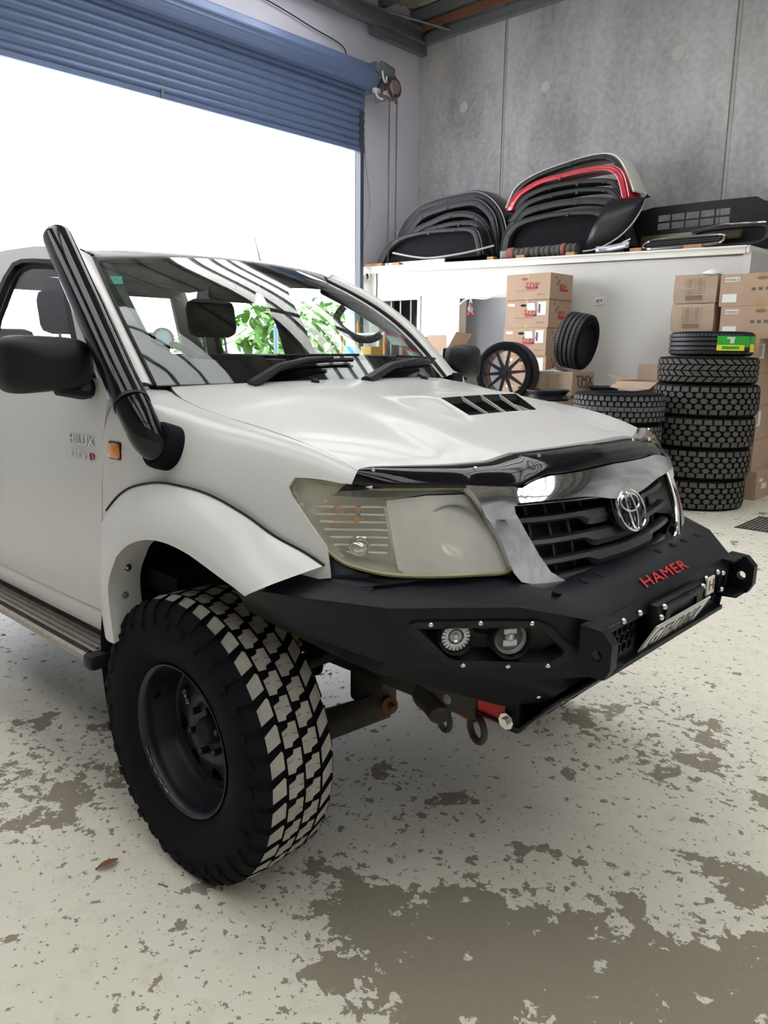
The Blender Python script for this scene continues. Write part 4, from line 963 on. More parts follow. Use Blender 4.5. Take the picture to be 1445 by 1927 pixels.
# skid plate under the bar
b=MB(); P=[Vector(p) for p in[(.985,-.30,.733),(.985,.30,.733),(.90,.44,.655),(.829,.462,.577),(.829,-.462,.577),(.90,-.44,.655)]]
b.slab(P,(.6,0,-.7),-.006); sk=b.build('skid_plate',BLK,truck,smooth=0)
b=MB(); b.slab([Vector(p) for p in[(.829,-.462,.577),(.829,.462,.577),(.62,.462,.585),(.62,-.462,.585)]],(0,0,1),.006); b.build('skid_tray',BLK,sk,smooth=0)
for y in(-.36,-.30,-.24,.24,.30,.36):
    b=MB(); b.box((.885,y,.630),(.006,.025,.09),rot=Matrix.Rotation(math.radians(42),3,'Y')); b.build('skid_slot',DRK,sk)
for y in(-.40,.40):
    b=MB(); b.sphere((.91,y,.66),.007,nu=8,nv=6); b.build('skid_bolt',STL,sk)
# ---------------------------------------------------------------- wheels
def tread_blocks(b,R,hw,n,kind='mud',dep=.012,w0=0):
    """tread blocks raised on a cylinder (axis Y); top faces get material 1"""
    def blk(poly,r0,r1,tilt=0):
        m=len(poly); V=[];F_=[]
        for r in(r0,r1):
            for a,y in poly:
                k=1.0 if r==r0 else .94
                ca=sum(p[0] for p in poly)/m; cy=sum(p[1] for p in poly)/m
                aa=ca+(a-ca)*k; yy=cy+(y-cy)*k; rr=r-.9*max(0,abs(yy)-hw*.72)**2/hw
                V.append((rr*math.cos(aa),yy,rr*math.sin(aa)))
        b.add(V,[(i,(i+1)%m,m+(i+1)%m,m+i) for i in range(m)],0); b.add(V,[tuple(range(m,2*m))],1)
    pa=2*PI/n
    for i in range(n):
        a=i*pa+w0
        if kind=='mud':
            # centre: two rows of interlocking Z blocks; shoulders: slanted lugs
            for s,o in((-1,0),(1,.5)):
                A_=a+o*pa; g=pa*.43
                c=s*hw*.27; w=hw*.248
                blk([(A_-g*1.00,c-w),(A_+g*.50,c-w),(A_+g*.72,c-w*.12),(A_+g*1.10,c+w*.02),(A_+g*1.06,c+w),(A_-g*.50,c+w),(A_-g*.72,c+w*.12),(A_-g*1.08,c-w*.02)],R-dep,R)
                for q,y0,y1 in((.05,c-w*.9,c-w*.35),(-.05,c+w*.9,c+w*.35)):   # sipes
                    rr=R+.0004; aa=A_+q*g; zz=.10*g
                    b.add([(rr*math.cos(aa-.02*g),y0,rr*math.sin(aa-.02*g)),(rr*math.cos(aa+.03*g),y0,rr*math.sin(aa+.03*g)),(rr*math.cos(aa+zz+.03*g),y1,rr*math.sin(aa+zz+.03*g)),(rr*math.cos(aa+zz-.02*g),y1,rr*math.sin(aa+zz-.02*g))],[(0,1,2,3)],0)
                e=s*hw
                A2=A_+(.28*pa)
                sk=s*.36*pa
                blk([(A2-g*.95,e*.57),(A2+g*.55,e*.57),(A2+g*.75,e*.62),(A2+g*.80+sk,e*.99),(A2-g*.70+sk,e*.99)] ,R-dep,R)
                # lug running down the shoulder
                V=[];
                for (rr,yy,k) in((R-.004,e*.97,.80),(R-.022,e*1.13,.72),(R-.05,e*1.22,.62)):
                    for q in(-1,1): V.append((rr*math.cos(A2+sk+.05*g+q*g*k),yy,rr*math.sin(A2+sk+.05*g+q*g*k)))
                for (rr,yy,k) in((R-.016,e*.97,.80),(R-.034,e*1.10,.72),(R-.06,e*1.17,.62)):
                    for q in(-1,1): V.append((rr*math.cos(A2+sk+.05*g+q*g*k),yy,rr*math.sin(A2+sk+.05*g+q*g*k)))
                b.add(V,[(0,1,3,2),(2,3,5,4),(0,2,8,6),(2,4,10,8),(1,7,9,3),(3,9,11,5),(0,6,7,1),(4,5,11,10)],0)
        elif kind=='hex':
            for row in range(5):
                c=(-.8+.4*row)*hw; w=hw*.165; g=pa*.42; A_=a+(pa/2 if row%2 else 0)
                if row in(0,4): 
                    e=1 if row==4 else -1
                    blk([(A_-g,c-w),(A_+g,c-w),(A_+g*.9,c+w*1.2),(A_-g*.9,c+w*1.2)],R-dep,R)
                else: blk([(A_-g*.55,c-w*1.15),(A_+g*.55,c-w*1.15),(A_+g,c),(A_+g*.55,c+w*1.15),(A_-g*.55,c+w*1.15),(A_-g,c)],R-dep,R)
        elif kind=='chev':
            for row in range(4):
                c=(-.75+.5*row)*hw; w=hw*.21; g=pa*.40; sl=(.7 if row%2 else -.7)*g; A_=a+(pa/2 if row in(1,2) else 0)
                blk([(A_-g-sl,c-w),(A_+g-sl,c-w),(A_+g+sl,c+w),(A_-g+sl,c+w)],R-dep,R)
        elif kind=='at':
            for row in range(5):
                c=(-.8+.4*row)*hw; w=hw*.17; g=pa*.43; A_=a+(pa/2 if row in(1,3) else 0)
                if row==2:
                    blk([(A_-g*1.1,c-w),(A_+g*1.1,c-w),(A_+g*1.1,c+w),(A_-g*1.1,c+w)],R-dep,R)
                else: blk([(A_-g,c-w*.8),(A_,c-w*1.15),(A_+g,c-w*.8),(A_+g*.8,c+w*.8),(A_,c+w*1.15),(A_-g*.8,c+w*.8)],R-dep,R)
        elif kind=='road':
            for row in(-1,1):
                c=row*hw*.84; w=hw*.15; g=pa*.44
                blk([(a-g,c-w),(a+g,c-w),(a+g,c+w),(a-g,c+w)],R-dep*.6,R-.001)
def tyre_profile(R,hw,rim,bulge):
    return [(rim,hw*.86),(rim+.012,hw*.98),(rim+(R-rim)*.25,hw+bulge*.8),(rim+(R-rim)*.5,hw+bulge),(rim+(R-rim)*.75,hw+bulge*.75),(R-.03,hw*1.12),(R-.014,hw*1.0),(R-.0125,hw*.6),(R-.012,0),(R-.0125,-hw*.6),(R-.014,-hw*1.0),(R-.03,-hw*1.12),(rim+(R-rim)*.75,-hw-bulge*.75),(rim+(R-rim)*.5,-hw-bulge),(rim+(R-rim)*.25,-hw-bulge*.8),(rim+.012,-hw*.98),(rim,-hw*.86),(rim-.004,-hw*.8),(rim-.004,hw*.8)]
def make_wheel(flatten=True):
    w=empty('wheel',parent=truck)
    R,hw,rim=.415,.105,.214
    b=MB(); b.lathe(tyre_profile(R,hw,rim,.028),n=96,axis='Y',closed=True)
    # raised sidewall figures
    for i in range(32):
        a=2*PI*i/32
        for s in(-1,1):
            z=.352+.008*(i%2); b.M=Matrix.Rotation(-a,4,'Y')
            b.add([(z-.016,s*.1335,-.012),(z-.010,s*.1335,.016),(z+.018,s*.1315,.010),(z+.012,s*.1315,-.016),(z-.012,s*.137,-.008),(z-.008,s*.137,.012),(z+.014,s*.135,.007),(z+.009,s*.135,-.012)],[(4,5,6,7),(0,1,5,4),(1,2,6,5),(2,3,7,6),(3,0,4,7)])
    b.M=Matrix.Identity(4)
    ty=b.build('tyre',RUB,w,smooth=40)
    t=MB(); tread_blocks(t,R,hw,38,'mud',dep=.013); td=t.build('tread',[RUB,TRD],w,smooth=0); td['kind']='stuff'
    for o in(ty,td):
        if flatten:
            for v in o.data.vertices:
                if v.co.z<-.405: v.co.z=-.405+(v.co.z+.405)*.02
    # rim: outer face towards -Y
    b=MB(); b.lathe([(.205,.10),(.213,.104),(.222,.104),(.222,.098),(.210,.09),(.206,.04),(.21,-.06),(.212,-.084),(.2155,-.100),(.2225,-.106),(.2235,-.1085),(.2205,-.1095),(.2150,-.104),(.2105,-.098),(.2075,-.080),(.2065,-.064),(.2005,-.054),(.1985,-.022),(.193,-.012),(.1905,.002),(.180,.006)],n=72,axis='Y'); rm=b.build('rim',BLK2,w,smooth=40)
    hs=[]
    for k in range(8):
        a=2*PI*k/8+.16; q=[]
        for (rr,da) in((.118,-.05),(.122,-.09),(.152,-.19),(.158,-.17),(.160,0),(.158,.17),(.152,.19),(.122,.09),(.118,.05)): q.append((rr*math.cos(a+da),rr*math.sin(a+da)))
        hs.append(q)
    hs.append([(.045*math.cos(2*PI*k/20),.045*math.sin(2*PI*k/20)) for k in range(20)])
    def S_d(x,z):
        r=math.hypot(x,z); return (x,-.002-.014*math.exp(-((r-.095)/.025)**2)+.008*sstep(.165,.188,r)+.014*max(0,1-r/.065),z)
    panel('wheel_disc',[(.188*math.cos(2*PI*k/56),.188*math.sin(2*PI*k/56)) for k in range(56)],S_d,BLK2,rm,step=.016,thick=.005,holes=hs,inward=(0,1,0))
    b=MB(); b.lathe([(.044,.012),(.040,-.022),(.034,-.030),(0,-.030)],n=24,axis='Y'); b.build('hub_cap',DRK,rm)
    for k in range(6):
        a=2*PI*k/6+.3; x,z=.0695*math.cos(a),.0695*math.sin(a); b=MB(); b.cyl((x,0,z),(x,-.030,z),.0105,n=6); b.cyl((x,-.030,z),(x,-.034,z),.008,.005,n=8); b.build('lug_nut',BLK2,rm)
    b=MB(); b.lathe([(.0,.05),(.15,.05),(.15,.07),(0,.07)],n=24,axis='Y'); b.build('brake_disc',IRON,rm)
    for k in range(5):
        a=math.radians(208+9*k); b=MB(); b.box((.2125*math.cos(a),-.101,.2125*math.sin(a)),(.008,.006,.024),rot=Matrix.Rotation(-a,3,'Y')); b.build('balance_weight',STL,rm)
    a=math.radians(160); b=MB(); b.cyl((.203*math.cos(a),-.05,.203*math.sin(a)),(.186*math.cos(a),-.075,.186*math.sin(a)),.005,n=8); b.build('valve',RUB,rm)
    letters('rim_sticker','DMS',.024,frame((-.098,-.019,.075),(.45,0,-.9),(-.9,0,-.45)),STL,rm,depth=.001)
    return w
BLK2=pm('gloss_black_rim',(.008,.009,.014),rough=.35,coat=0,var=.15,scale=20)
wheel=make_wheel(); wheel.location=(0,-.80,.405)
def cpt(o,par):
    c=o.copy(); COL.objects.link(c); c.parent=par
    for ch in list(o.children): cpt(ch,c)
    return c
for (x,s) in((0,1),(-3.085,-1),(-3.085,1)):
    c=cpt(wheel,truck); c.location=(x,.80*s,.405)
    if s>0: c.rotation_euler=(0,0,PI)
# ---------------------------------------------------------------- suspension and chassis
for s in(-1,1):
    Y=lambda p:Vector((p[0],p[1]*-s,p[2]))
    b=MB(); b.box(Y((-1.75,-.42,.62)),(4.9,.09,.14),bev=.01); b.build('chassis_rail',IRON,truck)
    b=MB(); p0,p1,p2=Y((.36,-.44,.478)),Y((-.25,-.42,.45)),Y((.03,-.66,.325))
    b.tube([p0,p0.lerp(p2,.5)+Vector((0,0,-.012)),p2],[.040,.050,.036],n=10,sx=.5); b.tube([p1,p1.lerp(p2,.5)+Vector((0,0,-.012)),p2],[.034,.04,.034],n=10,sx=.6)
    b.cyl(p2+Vector((0,0,-.03)),p2+Vector((0,0,.08)),.03); la=b.build('lower_control_arm',IRON,truck)
    b=MB(); b.cyl(Y((.35,-.44,.482)),Y((.392,-.455,.49)),.026,n=16); b.cyl(Y((.39,-.455,.49)),Y((.412,-.46,.488)),.012,n=6); b.build('arm_pivot_bolt',RUST,la)
    b=MB(); b.box(Y((.30,-.43,.535)),(.14,.07,.15),bev=.015); b.box(Y((.36,-.42,.575)),(.22,.06,.05),bev=.01); b.build('arm_bracket',IRON,la)
    b=MB(); b.tube([Y((.20,-.40,.60)),Y((.12,-.52,.56)),Y((.02,-.66,.44))],.017,n=8); b.build('tie_rod',IRON,truck)
    b=MB(); 
    for k in range(8): b.cyl(Y((.05,-.44-.018*k,.52)),Y((.05,-.452-.018*k,.52)),.042-.002*(k%2)*4,n=14)
    b.cyl(Y((0,-.40,.50)),Y((0,-.70,.405)),.02); b.build('drive_shaft_boot',RUB,truck)
    b=MB(); b.cyl(Y((.02,-.60,.40)),Y((0,-.50,.95)),.035); b.tube([Y((.02-.008*k/20+.07*math.cos(k*.9),-.585+.075*k/60+.07*math.sin(k*.9),.52+.33*k/60)) for k in range(60)],.012,n=6); b.build('coil_spring',YEL,truck)
    b=MB(); b.box(Y((0,-.68,.42)),(.10,.07,.22),bev=.02); b.build('steering_knuckle',IRON,truck)
    # red recovery bracket with towing eyes
    b=MB(); b.prism([(.555,.60),(.575,.562),(.60,.555),(.66,.543),(.715,.567),(.775,.566),(.785,.62),(.70,.64)],'Y',.455*s,.443*s); rp=b.build('recovery_point',RED,truck)
    b=MB(); b.cyl(Y((.607,-.455,.585)),Y((.607,-.466,.585)),.014,n=14); b.build('recovery_bolt',STL,rp)
    b=MB(); b.cyl(Y((.80,-.45,.592)),Y((.80,-.475,.592)),.022,n=8); b.cyl(Y((.80,-.475,.592)),Y((.80,-.487,.592)),.012,n=6); b.build('recovery_nut',STL,rp)
    b=MB(); b.box(Y((.80,-.43,.60)),(.05,.05,.09),bev=.008); b.build('bar_mount',BLK,rp)
    b=MB(); b.tube([Y((.50+.09*k/6,-.40-.012*k,.57-.006*k)) for k in range(7)],[.06,.065,.06,.05,.042,.036,.03],n=10); th=b.build('tow_hook',IRON,truck)
    b=MB(); b.tube([Y((.592+.018*math.cos(w),-.455-.004*math.sin(w),.515+.030*math.sin(w))) for w in[2*PI*k/18 for k in range(18)]],.0085,n=8,closed=True); b.build('tow_eye',IRON,th)
    b=MB(); b.tube([Y((.655+.055*k/6,-.43-.005*k,.575-.01*k)) for k in range(4)]+[Y((.70+.034*math.cos(w),-.455-.015*math.cos(w),.530+.034*math.sin(w))) for w in[PI*.75+1.9*PI*k/18 for k in range(19)]],.0095,n=8); b.build('tow_loop',IRON,th)
b=MB(); b.box((.42,0,.585),(.14,.86,.09),bev=.02); b.build('cross_member',IRON,truck)
b=MB(); b.box((.30,0,.83),(.9,.86,.44),bev=.05); b.build('engine_block',DRK,truck)
b=MB(); b.box((-1.2,0,.58),(1.6,.5,.2),bev=.06); b.build('transmission',IRON,truck)
b=MB(); b.cyl((-3.085,-.68,.405),(-3.085,.68,.405),.05); b.sphere((-3.085,.05,.405),.14); b.build('rear_axle',IRON,truck)
# ---------------------------------------------------------------- side steps
for s in(-1,1):
    b=MB(); b.prism([(s*.70,.535),(s*.915,.532),(s*.93,.52),(s*.925,.500),(s*.88,.488),(s*.70,.50)],'X',-2.30,-.50); st=b.build('side_step',ALU,truck,bevel=.004)
    for k in range(6):
        y=s*(.76+.024*k); b=MB(); b.box((-1.40,y,.536),(1.78,.010,.006)); b.build('step_rib',pm('worn_step_rubber',(.20,.18,.15),rough=.7,var=.4,scale=30),st)
    b=MB(); b.box((-1.40,s*.912,.532),(1.80,.012,.012)); b.build('step_edge_rubber',PLB,st)
    b=MB(); b.box((-.485,s*.86,.508),(.06,.15,.052),bev=.014); b.build('step_end_cap',PLB,st)
# ---------------------------------------------------------------- tray behind the cab
b=MB()
for s in(-1,1):
    b.box((-3.27,s*.84,1.05),(1.68,.06,.62),bev=.02)
b.box((-4.10,0,1.05),(.05,1.66,.62),bev=.02); b.box((-2.45,0,1.05),(.05,1.66,.62),bev=.02); b.box((-3.27,0,.80),(1.68,1.62,.05))
b.build('cargo_tray',PAINT,truck)
b=MB()
FAr=[(x,z-.02) for x,z in FA]; 
flare([(-.46,.62),(-.47,.745),(-.456,.897),(-.41,.992),(-.271,1.088),(-.113,1.131),(.02,1.137),(.143,1.127),(.271,1.085),(.357,1.02),(.43,.90),(.45,.75)],[(-.40,.637),(-.38,.8),(-.32,.892),(-.27,.93),(-.18,.97),(-.08,.99),(.02,.998),(.12,.99),(.22,.96),(.29,.91),(.36,.82),(.39,.70)],-3.085,'rear_flare')
# ---------------------------------------------------------------- door mirrors
for s in(-1,1):
    mo=MB(); rows=[]
    for i in range(17):
        t=i/16; fx=-.545+.135*t; k=(1-t**5)**.42 if t<1 else .0; k*= .93+.07*min(1,t*4)
        r=[]
        for j in range(36):
            a=2*PI*j/36; ca,sa=math.cos(a),math.sin(a); e=.45
            yy=.122*abs(ca)**e*(1 if ca>0 else -1); zz=.080*abs(sa)**(e+.1)*(1 if sa>0 else -1)
            zz-=.012*(yy/.122) if sa<0 else -.004*(yy/.122)
            r.append(Vector((fx-.035*(yy/.12)*k,s*(.992+yy*k),1.446+zz*k)))
        rows.append(r)
    rows.insert(0,[Vector((-.535,s*.992,1.446))]*36)
    mo.grid(rows,close_v=True); mb=mo.build('door_mirror',PLB,truck,smooth=60)
    m2=MB(); m2.tube([(-.47,s*.97,1.375),(-.47,s*.90,1.368),(-.50,s*.845,1.378)],[.020,.028,.035],n=10,sx=1.3); m2.build('mirror_arm',PLB,mb)
    m2=MB(); m2.add([Vector((x,s*(abs(S_cab(x,z)[1])+.006),z)) for x,z in((-.44,1.405),(-.70,1.42),(-.70,1.50),(-.60,1.50))],[(0,1,2,3)]); m2.build('mirror_sail',PLB,mb,solid=.02)
    m2=MB(); m2.box((-.535,s*.992,1.446),(.006,.20,.125),bev=.002); m2.build('mirror_glass',CHR,mb)
# ---------------------------------------------------------------- snorkel
ax=smooth_path([(-.085,-.81,1.232),(-.085,-.85,1.232),(-.084,-.882,1.237),(-.090,-.905,1.262),(-.110,-.915,1.305),(-.140,-.919,1.347)],6)
sn=MB(); sn.tube(ax,.0475,n=28)
snork=sn.build('snorkel',GLB,truck,smooth=50); snork['label']='glossy black snorkel running up the windscreen pillar'
a0=Vector((-.138,-.919,1.345)); a1=Vector((-.728,-.812,1.826)); d=(a1-a0).normalized()
sn=MB(); pts=[a0,a0+d*.004]+[a0.lerp(a1,k/6) for k in range(1,7)]; rr=[.0485,.049]+[.0465]*6
pts+= [a1+d*.016,a1+d*.030,a1+d*.040,a1+d*.046]; rr+=[.0450,.038,.026,.004]
sn.tube(pts,rr,n=32); sn.build('snorkel_pipe',GLB,snork,smooth=60)
sn=MB(); off=Vector((-.020,.020,-.018)); sn.tube([a0.lerp(a1,.03)+off*.3,a0.lerp(a1,.10)+off,a0.lerp(a1,.5)+off,a1+off*.8],[.030,.040,.040,.036],n=24); sn.build('snorkel_spine',GLB,snork,smooth=60)
fl=MB(); c=Vector((-.085,-.862,1.232)); fx=frame(c,(1,.10,-.0),(0,.30,1)); fl.M=fx; fl.lathe([(.046,.030),(.056,.030),(.063,.024),(.065,.012),(.064,-.03)],n=36); fl.build('snorkel_grommet',RUB,snork)
cl=MB(); cl.tube([a0-d*.005,a0+d*.005],.0495,n=32); cl.build('snorkel_band',PLB,snork)
p=a0.lerp(a1,.40); s1=Vector(S_screen(1.03,.40,.014)); s2=Vector(S_screen(1.03,.28,.014))
br=MB(); q=p+Vector((.0,.035,.012)); br.add([s1,s2,s2+Vector((-.012,-.045,-.012)),s1+Vector((-.012,-.045,-.012))],[(0,1,2,3)]); bo=br.build('snorkel_bracket',GLB,snork,solid=.005)
for t in(.12,.88):
    w=s1.lerp(s2,t)+Vector((.002,-.014,.004)); h=MB(); h.sphere(w,.007,nu=10,nv=6); h.build('bracket_screw',STL,bo)
# ---------------------------------------------------------------- badges, side repeater
zc=1.205
letters('model_badge','HILUX',.046,frame((-.535,-side_y(-.535,1.21)-.003,1.212),(1,0,0),(0,0,1)),CHR,truck,depth=.002,font_scale=(1.15,.95),spacing=1.12)
ev=letters('engine_badge','3.0 D4',.034,frame((-.562,-side_y(-.55,1.17)-.003,1.166),(1,0,0),(0,0,1)),CHR,truck,depth=.002,font_scale=(1.05,.95),spacing=1.08)
letters('engine_badge_accent','D',.036,frame((-.468,-side_y(-.55,1.17)-.003,1.166),(1,0,0),(0,0,1)),pm('badge_red',(.35,.01,.02),rough=.25,coat=1),truck,depth=.002,font_scale=(1.2,.9))
b=MB(); c=Vector(S_fender(-.326,.429)); b.box(c+Vector((0,-.004,0)),(.062,.018,.046),bev=.009); so=b.build('side_repeater',ORN,truck)
b=MB(); b.box(c+Vector((0,.002,0)),(.070,.014,.054),bev=.006); b.build('repeater_gasket',PLB,so)
# ============================================================ THINGS AROUND THE WORKSHOP
KRAFT=pm('kraft_cardboard',(.44,.305,.22),rough=.8,var=.10,scale=6,bump=.02,bscale=80)
KRAFT2=pm('pale_cardboard',(.41,.305,.225),rough=.85,var=.10,scale=6,bump=.03,bscale=60)
LAB=pm('white_paper_label',(.75,.75,.73),rough=.6,var=.05); INK=pm('black_ink',(.03,.03,.03),rough=.7); REDI=pm('red_print',(.45,.03,.05),rough=.7,var=.2,scale=60); TAPE=pm('brown_packing_tape',(.45,.28,.14),rough=.35,var=.05)
GRYI=pm('faded_print',(.22,.15,.09),rough=.8); NAVY=pm('navy_print',(.04,.06,.14),rough=.6)
def carton(name,x0,x1,y0,y1,z0,z1,mat,label,group=None,rz=0,style=None,bulge=.0,seed=0):
    """closed carton; origin at its base centre. style decides the print on the -Y and +X faces"""
    cx,cy=(x0+x1)/2,(y0+y1)/2; e=tag(empty(name,(cx,cy,z0),rz),label,'box',group); w,d,h=x1-x0,y1-y0,z1-z0-.002
    bm=bmesh.new(); bmesh.ops.create_cube(bm,size=1); bmesh.ops.subdivide_edges(bm,edges=bm.edges[:],cuts=3,use_grid_fill=True)
    rnd=random.Random(seed)
    for v in bm.verts:
        q=v.co.copy(); m_=bulge*(1-4*q.x*q.x*(abs(q.x)<.49))*0
        v.co=Vector((q.x*w,q.y*d,(q.z+.5)*h))
        if bulge and abs(q.z)<.45: 
            v.co.x+=q.x*bulge*2*(1-4*q.z*q.z)*(.5+rnd.random()); v.co.y+=q.y*bulge*2*(1-4*q.z*q.z)*(.5+rnd.random())
        elif bulge and q.z>.4: v.co.z-=bulge*.8*rnd.random()
    me=bpy.data.meshes.new('carton'); bm.to_mesh(me); bm.free(); me.materials.append(mat); o=bpy.data.objects.new('carton_body',me); COL.objects.link(o); o.parent=e
    def fpt(face,u,v,o_=.002):   # u 0..1 across, v 0..1 up, seen from outside
        return Vector((-w/2+u*w,-d/2-o_-bulge,v*h)) if face=='F' else Vector((w/2+o_+bulge,-d/2+u*d,v*h))
    def patch(nm,face,u0,u1,v0,v1,mt,o_=.002,skew=0):
        k=MB(); k.add([fpt(face,u0,v0,o_),fpt(face,u1,v0,o_),fpt(face,u1+skew,v1,o_),fpt(face,u0+skew,v1,o_)],[(0,1,2,3)]); k.build(nm,mt,e,smooth=0,fixn=False)
    def txt(nm,face,t,u,v,size,mt,fs=(1,1),shear=0):
        ax=(1,0,0) if face=='F' else (0,1,0)
        letters(nm,t,size,frame(fpt(face,u,v,.003),ax,(0,0,1)),mt,e,depth=.0004,font_scale=fs,shear=shear)
    if style in('race','race2'):
        patch('tape','F',.46,.54,.86,1.0,TAPE); patch('tape','F',.46,.54,0,.14,TAPE)
        cut=MB(); cut.M=frame(fpt('F',.42,.80,.001),(1,0,0),(0,0,1)); cut.prism([(.045*math.cos(2*PI*k/14)*(1),.016*math.sin(2*PI*k/14)) for k in range(14)],'Z',0,.001); cut.build('hand_hole',DRK if style=='race2' else GRYI,e,smooth=0)
        txt('box_logo','F','SSW',.58,.56,.10,REDI,fs=(1.0,.9),shear=.3); patch('logo_bar','F',.47,.66,.40,.48,REDI,.002); patch('logo_tag','F',.66,.73,.41,.48,INK)
        for q in range(7): patch('logo_streak','F',.20+.07*q,.26+.07*q,.36-.012*(q%3),.375-.012*(q%3),GRYI,.002,.02)
        txt('box_logo','R','SSW',.56,.50,.085,REDI,shear=.2); patch('logo_bar','R',.44,.78,.32,.42,REDI)
        for q in range(4):
            for r_ in range(3):
                if (q+r_)%2==0: patch('flag_check','R',.22+.075*q+.03*r_,.285+.075*q+.03*r_,.80-.13*r_-.05*q,.89-.13*r_-.05*q,GRYI)
        for q in range(3): patch('handling_mark','F',.74+.06*q,.77+.06*q,.16,.21,GRYI)
        if style=='race2':
            patch('paper_label','F',.06,.22,.78,.88,LAB); patch('paper_label','F',.52,.70,.62,.88,LAB,.004,-.02); patch('shipping_label','F',.75,.94,.45,.92,LAB); patch('barcode','F',.77,.81,.52,.84,NAVY,.004)
    elif style=='table':
        for q in range(8): patch('table_rule','F',.27,.73,.32+.075*q,.328+.075*q,GRYI)
        for u in(.27,.5,.725): patch('table_rule','F',u,u+.006,.32,.845,GRYI)
        for q in range(7):
            for u in(.33,.56): patch('table_entry','F',u,u+.10,.345+.075*q,.362+.075*q,GRYI)
        for q in range(22): patch('barcode_bar','F',.29+.018*q,.29+.018*q+(.010 if q%3 else .014),.10,.27,GRYI)
    elif style=='tmx':
        for q in range(8): patch('table_rule','F',.27,.76,.30+.085*q,.31+.085*q,GRYI)
        for u in(.27,.52,.755): patch('table_rule','F',u,u+.006,.30,.905,GRYI)
        for q in range(7):
            for u in(.32,.57): patch('table_entry','F',u,u+.12,.33+.085*q,.35+.085*q,GRYI)
        for q in range(20): patch('barcode_bar','F',.30+.019*q,.30+.019*q+(.009 if q%3 else .014),.08,.22,GRYI)
        txt('box_logo','R','TMX',.55,.60,.17,INK,fs=(1.1,1)); txt('box_logo','R','WHEELS',.55,.36,.05,INK,fs=(1.5,1))
    elif style=='ship':
        patch('paper_label','F',.06,.24,.76,.90,LAB); txt('label_text','F','02N03-5',.15,.82,.035,INK)
        patch('shipping_label','F',.74,.95,.40,.88,LAB); patch('barcode','F',.755,.80,.48,.80,NAVY,.004)
        for q in range(6): patch('label_line','F',.83,.91,.50+.05*q,.515+.05*q,INK,.004)
        ov=MB(); ov.M=frame(fpt('F',.52,.84,.001),(1,0,0),(0,0,1)); ov.prism([(.055*math.cos(2*PI*k/16),.017*math.sin(2*PI*k/16)) for k in range(16)],'Z',0,.001); ov.build('hand_hole',GRYI,e,smooth=0)
        patch('tape','F',.46,.56,0,.20,TAPE); patch('tape','F',.46,.56,.9,1,TAPE)
        for q in range(3):
            u=.40+.085*q; patch('handling_mark','F',u,u+.045,.47,.485,INK); patch('handling_mark','F',u,u+.008,.485,.57,INK); patch('handling_mark','F',u+.037,u+.045,.485,.57,INK); patch('handling_mark','F',u+.014,u+.031,.50,.55,INK)
        patch('paper_note','F',.04,.22,.12,.38,LAB)
    elif style=='plain':
        patch('paper_label','R',.08,.30,.42,.86,LAB); patch('barcode','R',.10,.14,.48,.80,NAVY,.004)
    elif style=='red':
        patch('paper_label','R',.15,.35,.62,.74,LAB); patch('paper_note','R',.3,.55,.35,.55,LAB); txt('box_logo','R','SSW',.8,.55,.09,REDI,shear=.2); txt('box_logo','F','SSW',.6,.8,.06,GRYI)
    return e
ZB=[2.43,2.125,1.79,1.46,1.13,.80,.40,0]; off=[0,-.01,-.02,-.015,.01,0,.01]
nm=['topmost','second from the top','third from the top','fourth from the top','fifth from the top','second from the floor','lowest']
for i in range(7):
    carton('wheel_carton',-3.97+off[i],-3.35+off[i],6.38+.01*(i%2),6.90,ZB[i+1],ZB[i],KRAFT,'brown wheel carton with red print, %s in the stack by the doorway'%nm[i],'wheel cartons beside the doorway',style='race' if i==0 else 'race2')
carton('wheel_box',-3.18,-2.68,5.85,6.34,1.02,1.285,KRAFT2,'brown carton printed with large black letters under the leaning car tyre','cartons behind the bonnet',style='tmx')
carton('wheel_box',-3.19,-2.70,5.86,6.34,.74,1.018,KRAFT2,'brown carton directly under the box with large black letters','cartons behind the bonnet',style='tmx')
carton('wheel_box',-3.19,-2.70,5.86,6.34,.37,.738,KRAFT2,'brown carton second from the floor in the pile below the leaning tyre','cartons behind the bonnet')
carton('wheel_box',-3.19,-2.70,5.86,6.34,0,.368,KRAFT2,'brown carton on the floor at the bottom of the pile below the leaning tyre','cartons behind the bonnet')
# cartons behind the tall tyre stack
zs=[0,.30,.585,.87,1.155,1.44,1.735,2.025,2.325]
nl=['lowest','second from the floor','third from the floor','fourth from the floor','fifth from the floor','third from the top','second from the top','topmost']
for i in range(8):
    carton('parts_carton',-1.90+.008*(i%3),-1.45+.008*(i%2),6.53,7.05,zs[i],zs[i+1],KRAFT2,'brown table-printed carton, %s in the column behind the tyres'%nl[i],'crumpled cartons behind the tyre stack',style='table' if i>=6 else None,bulge=.008 if i>=6 else 0,seed=i)
b=MB(); b.add([(-1.60,6.52,2.33),(-1.47,6.50,2.31),(-1.42,6.60,2.335),(-1.50,6.72,2.345),(-1.6,6.62,2.36),(-1.53,6.6,2.375)],[(0,1,5),(1,2,5),(2,3,5),(3,4,5),(4,0,5)]); tag(b.build('packing_sheet',LAB,solid=.004),'scrap of white packing sheet on the topmost crumpled carton','paper')
zr=[0,.30,.62,.97,1.31,1.655,1.98,2.30]
nr=['lowest, red print on its side','second from the floor','third from the floor','fourth from the floor','third from the top, white label on its side','second from the top, handling symbols on its front','topmost, handling symbols on its front']
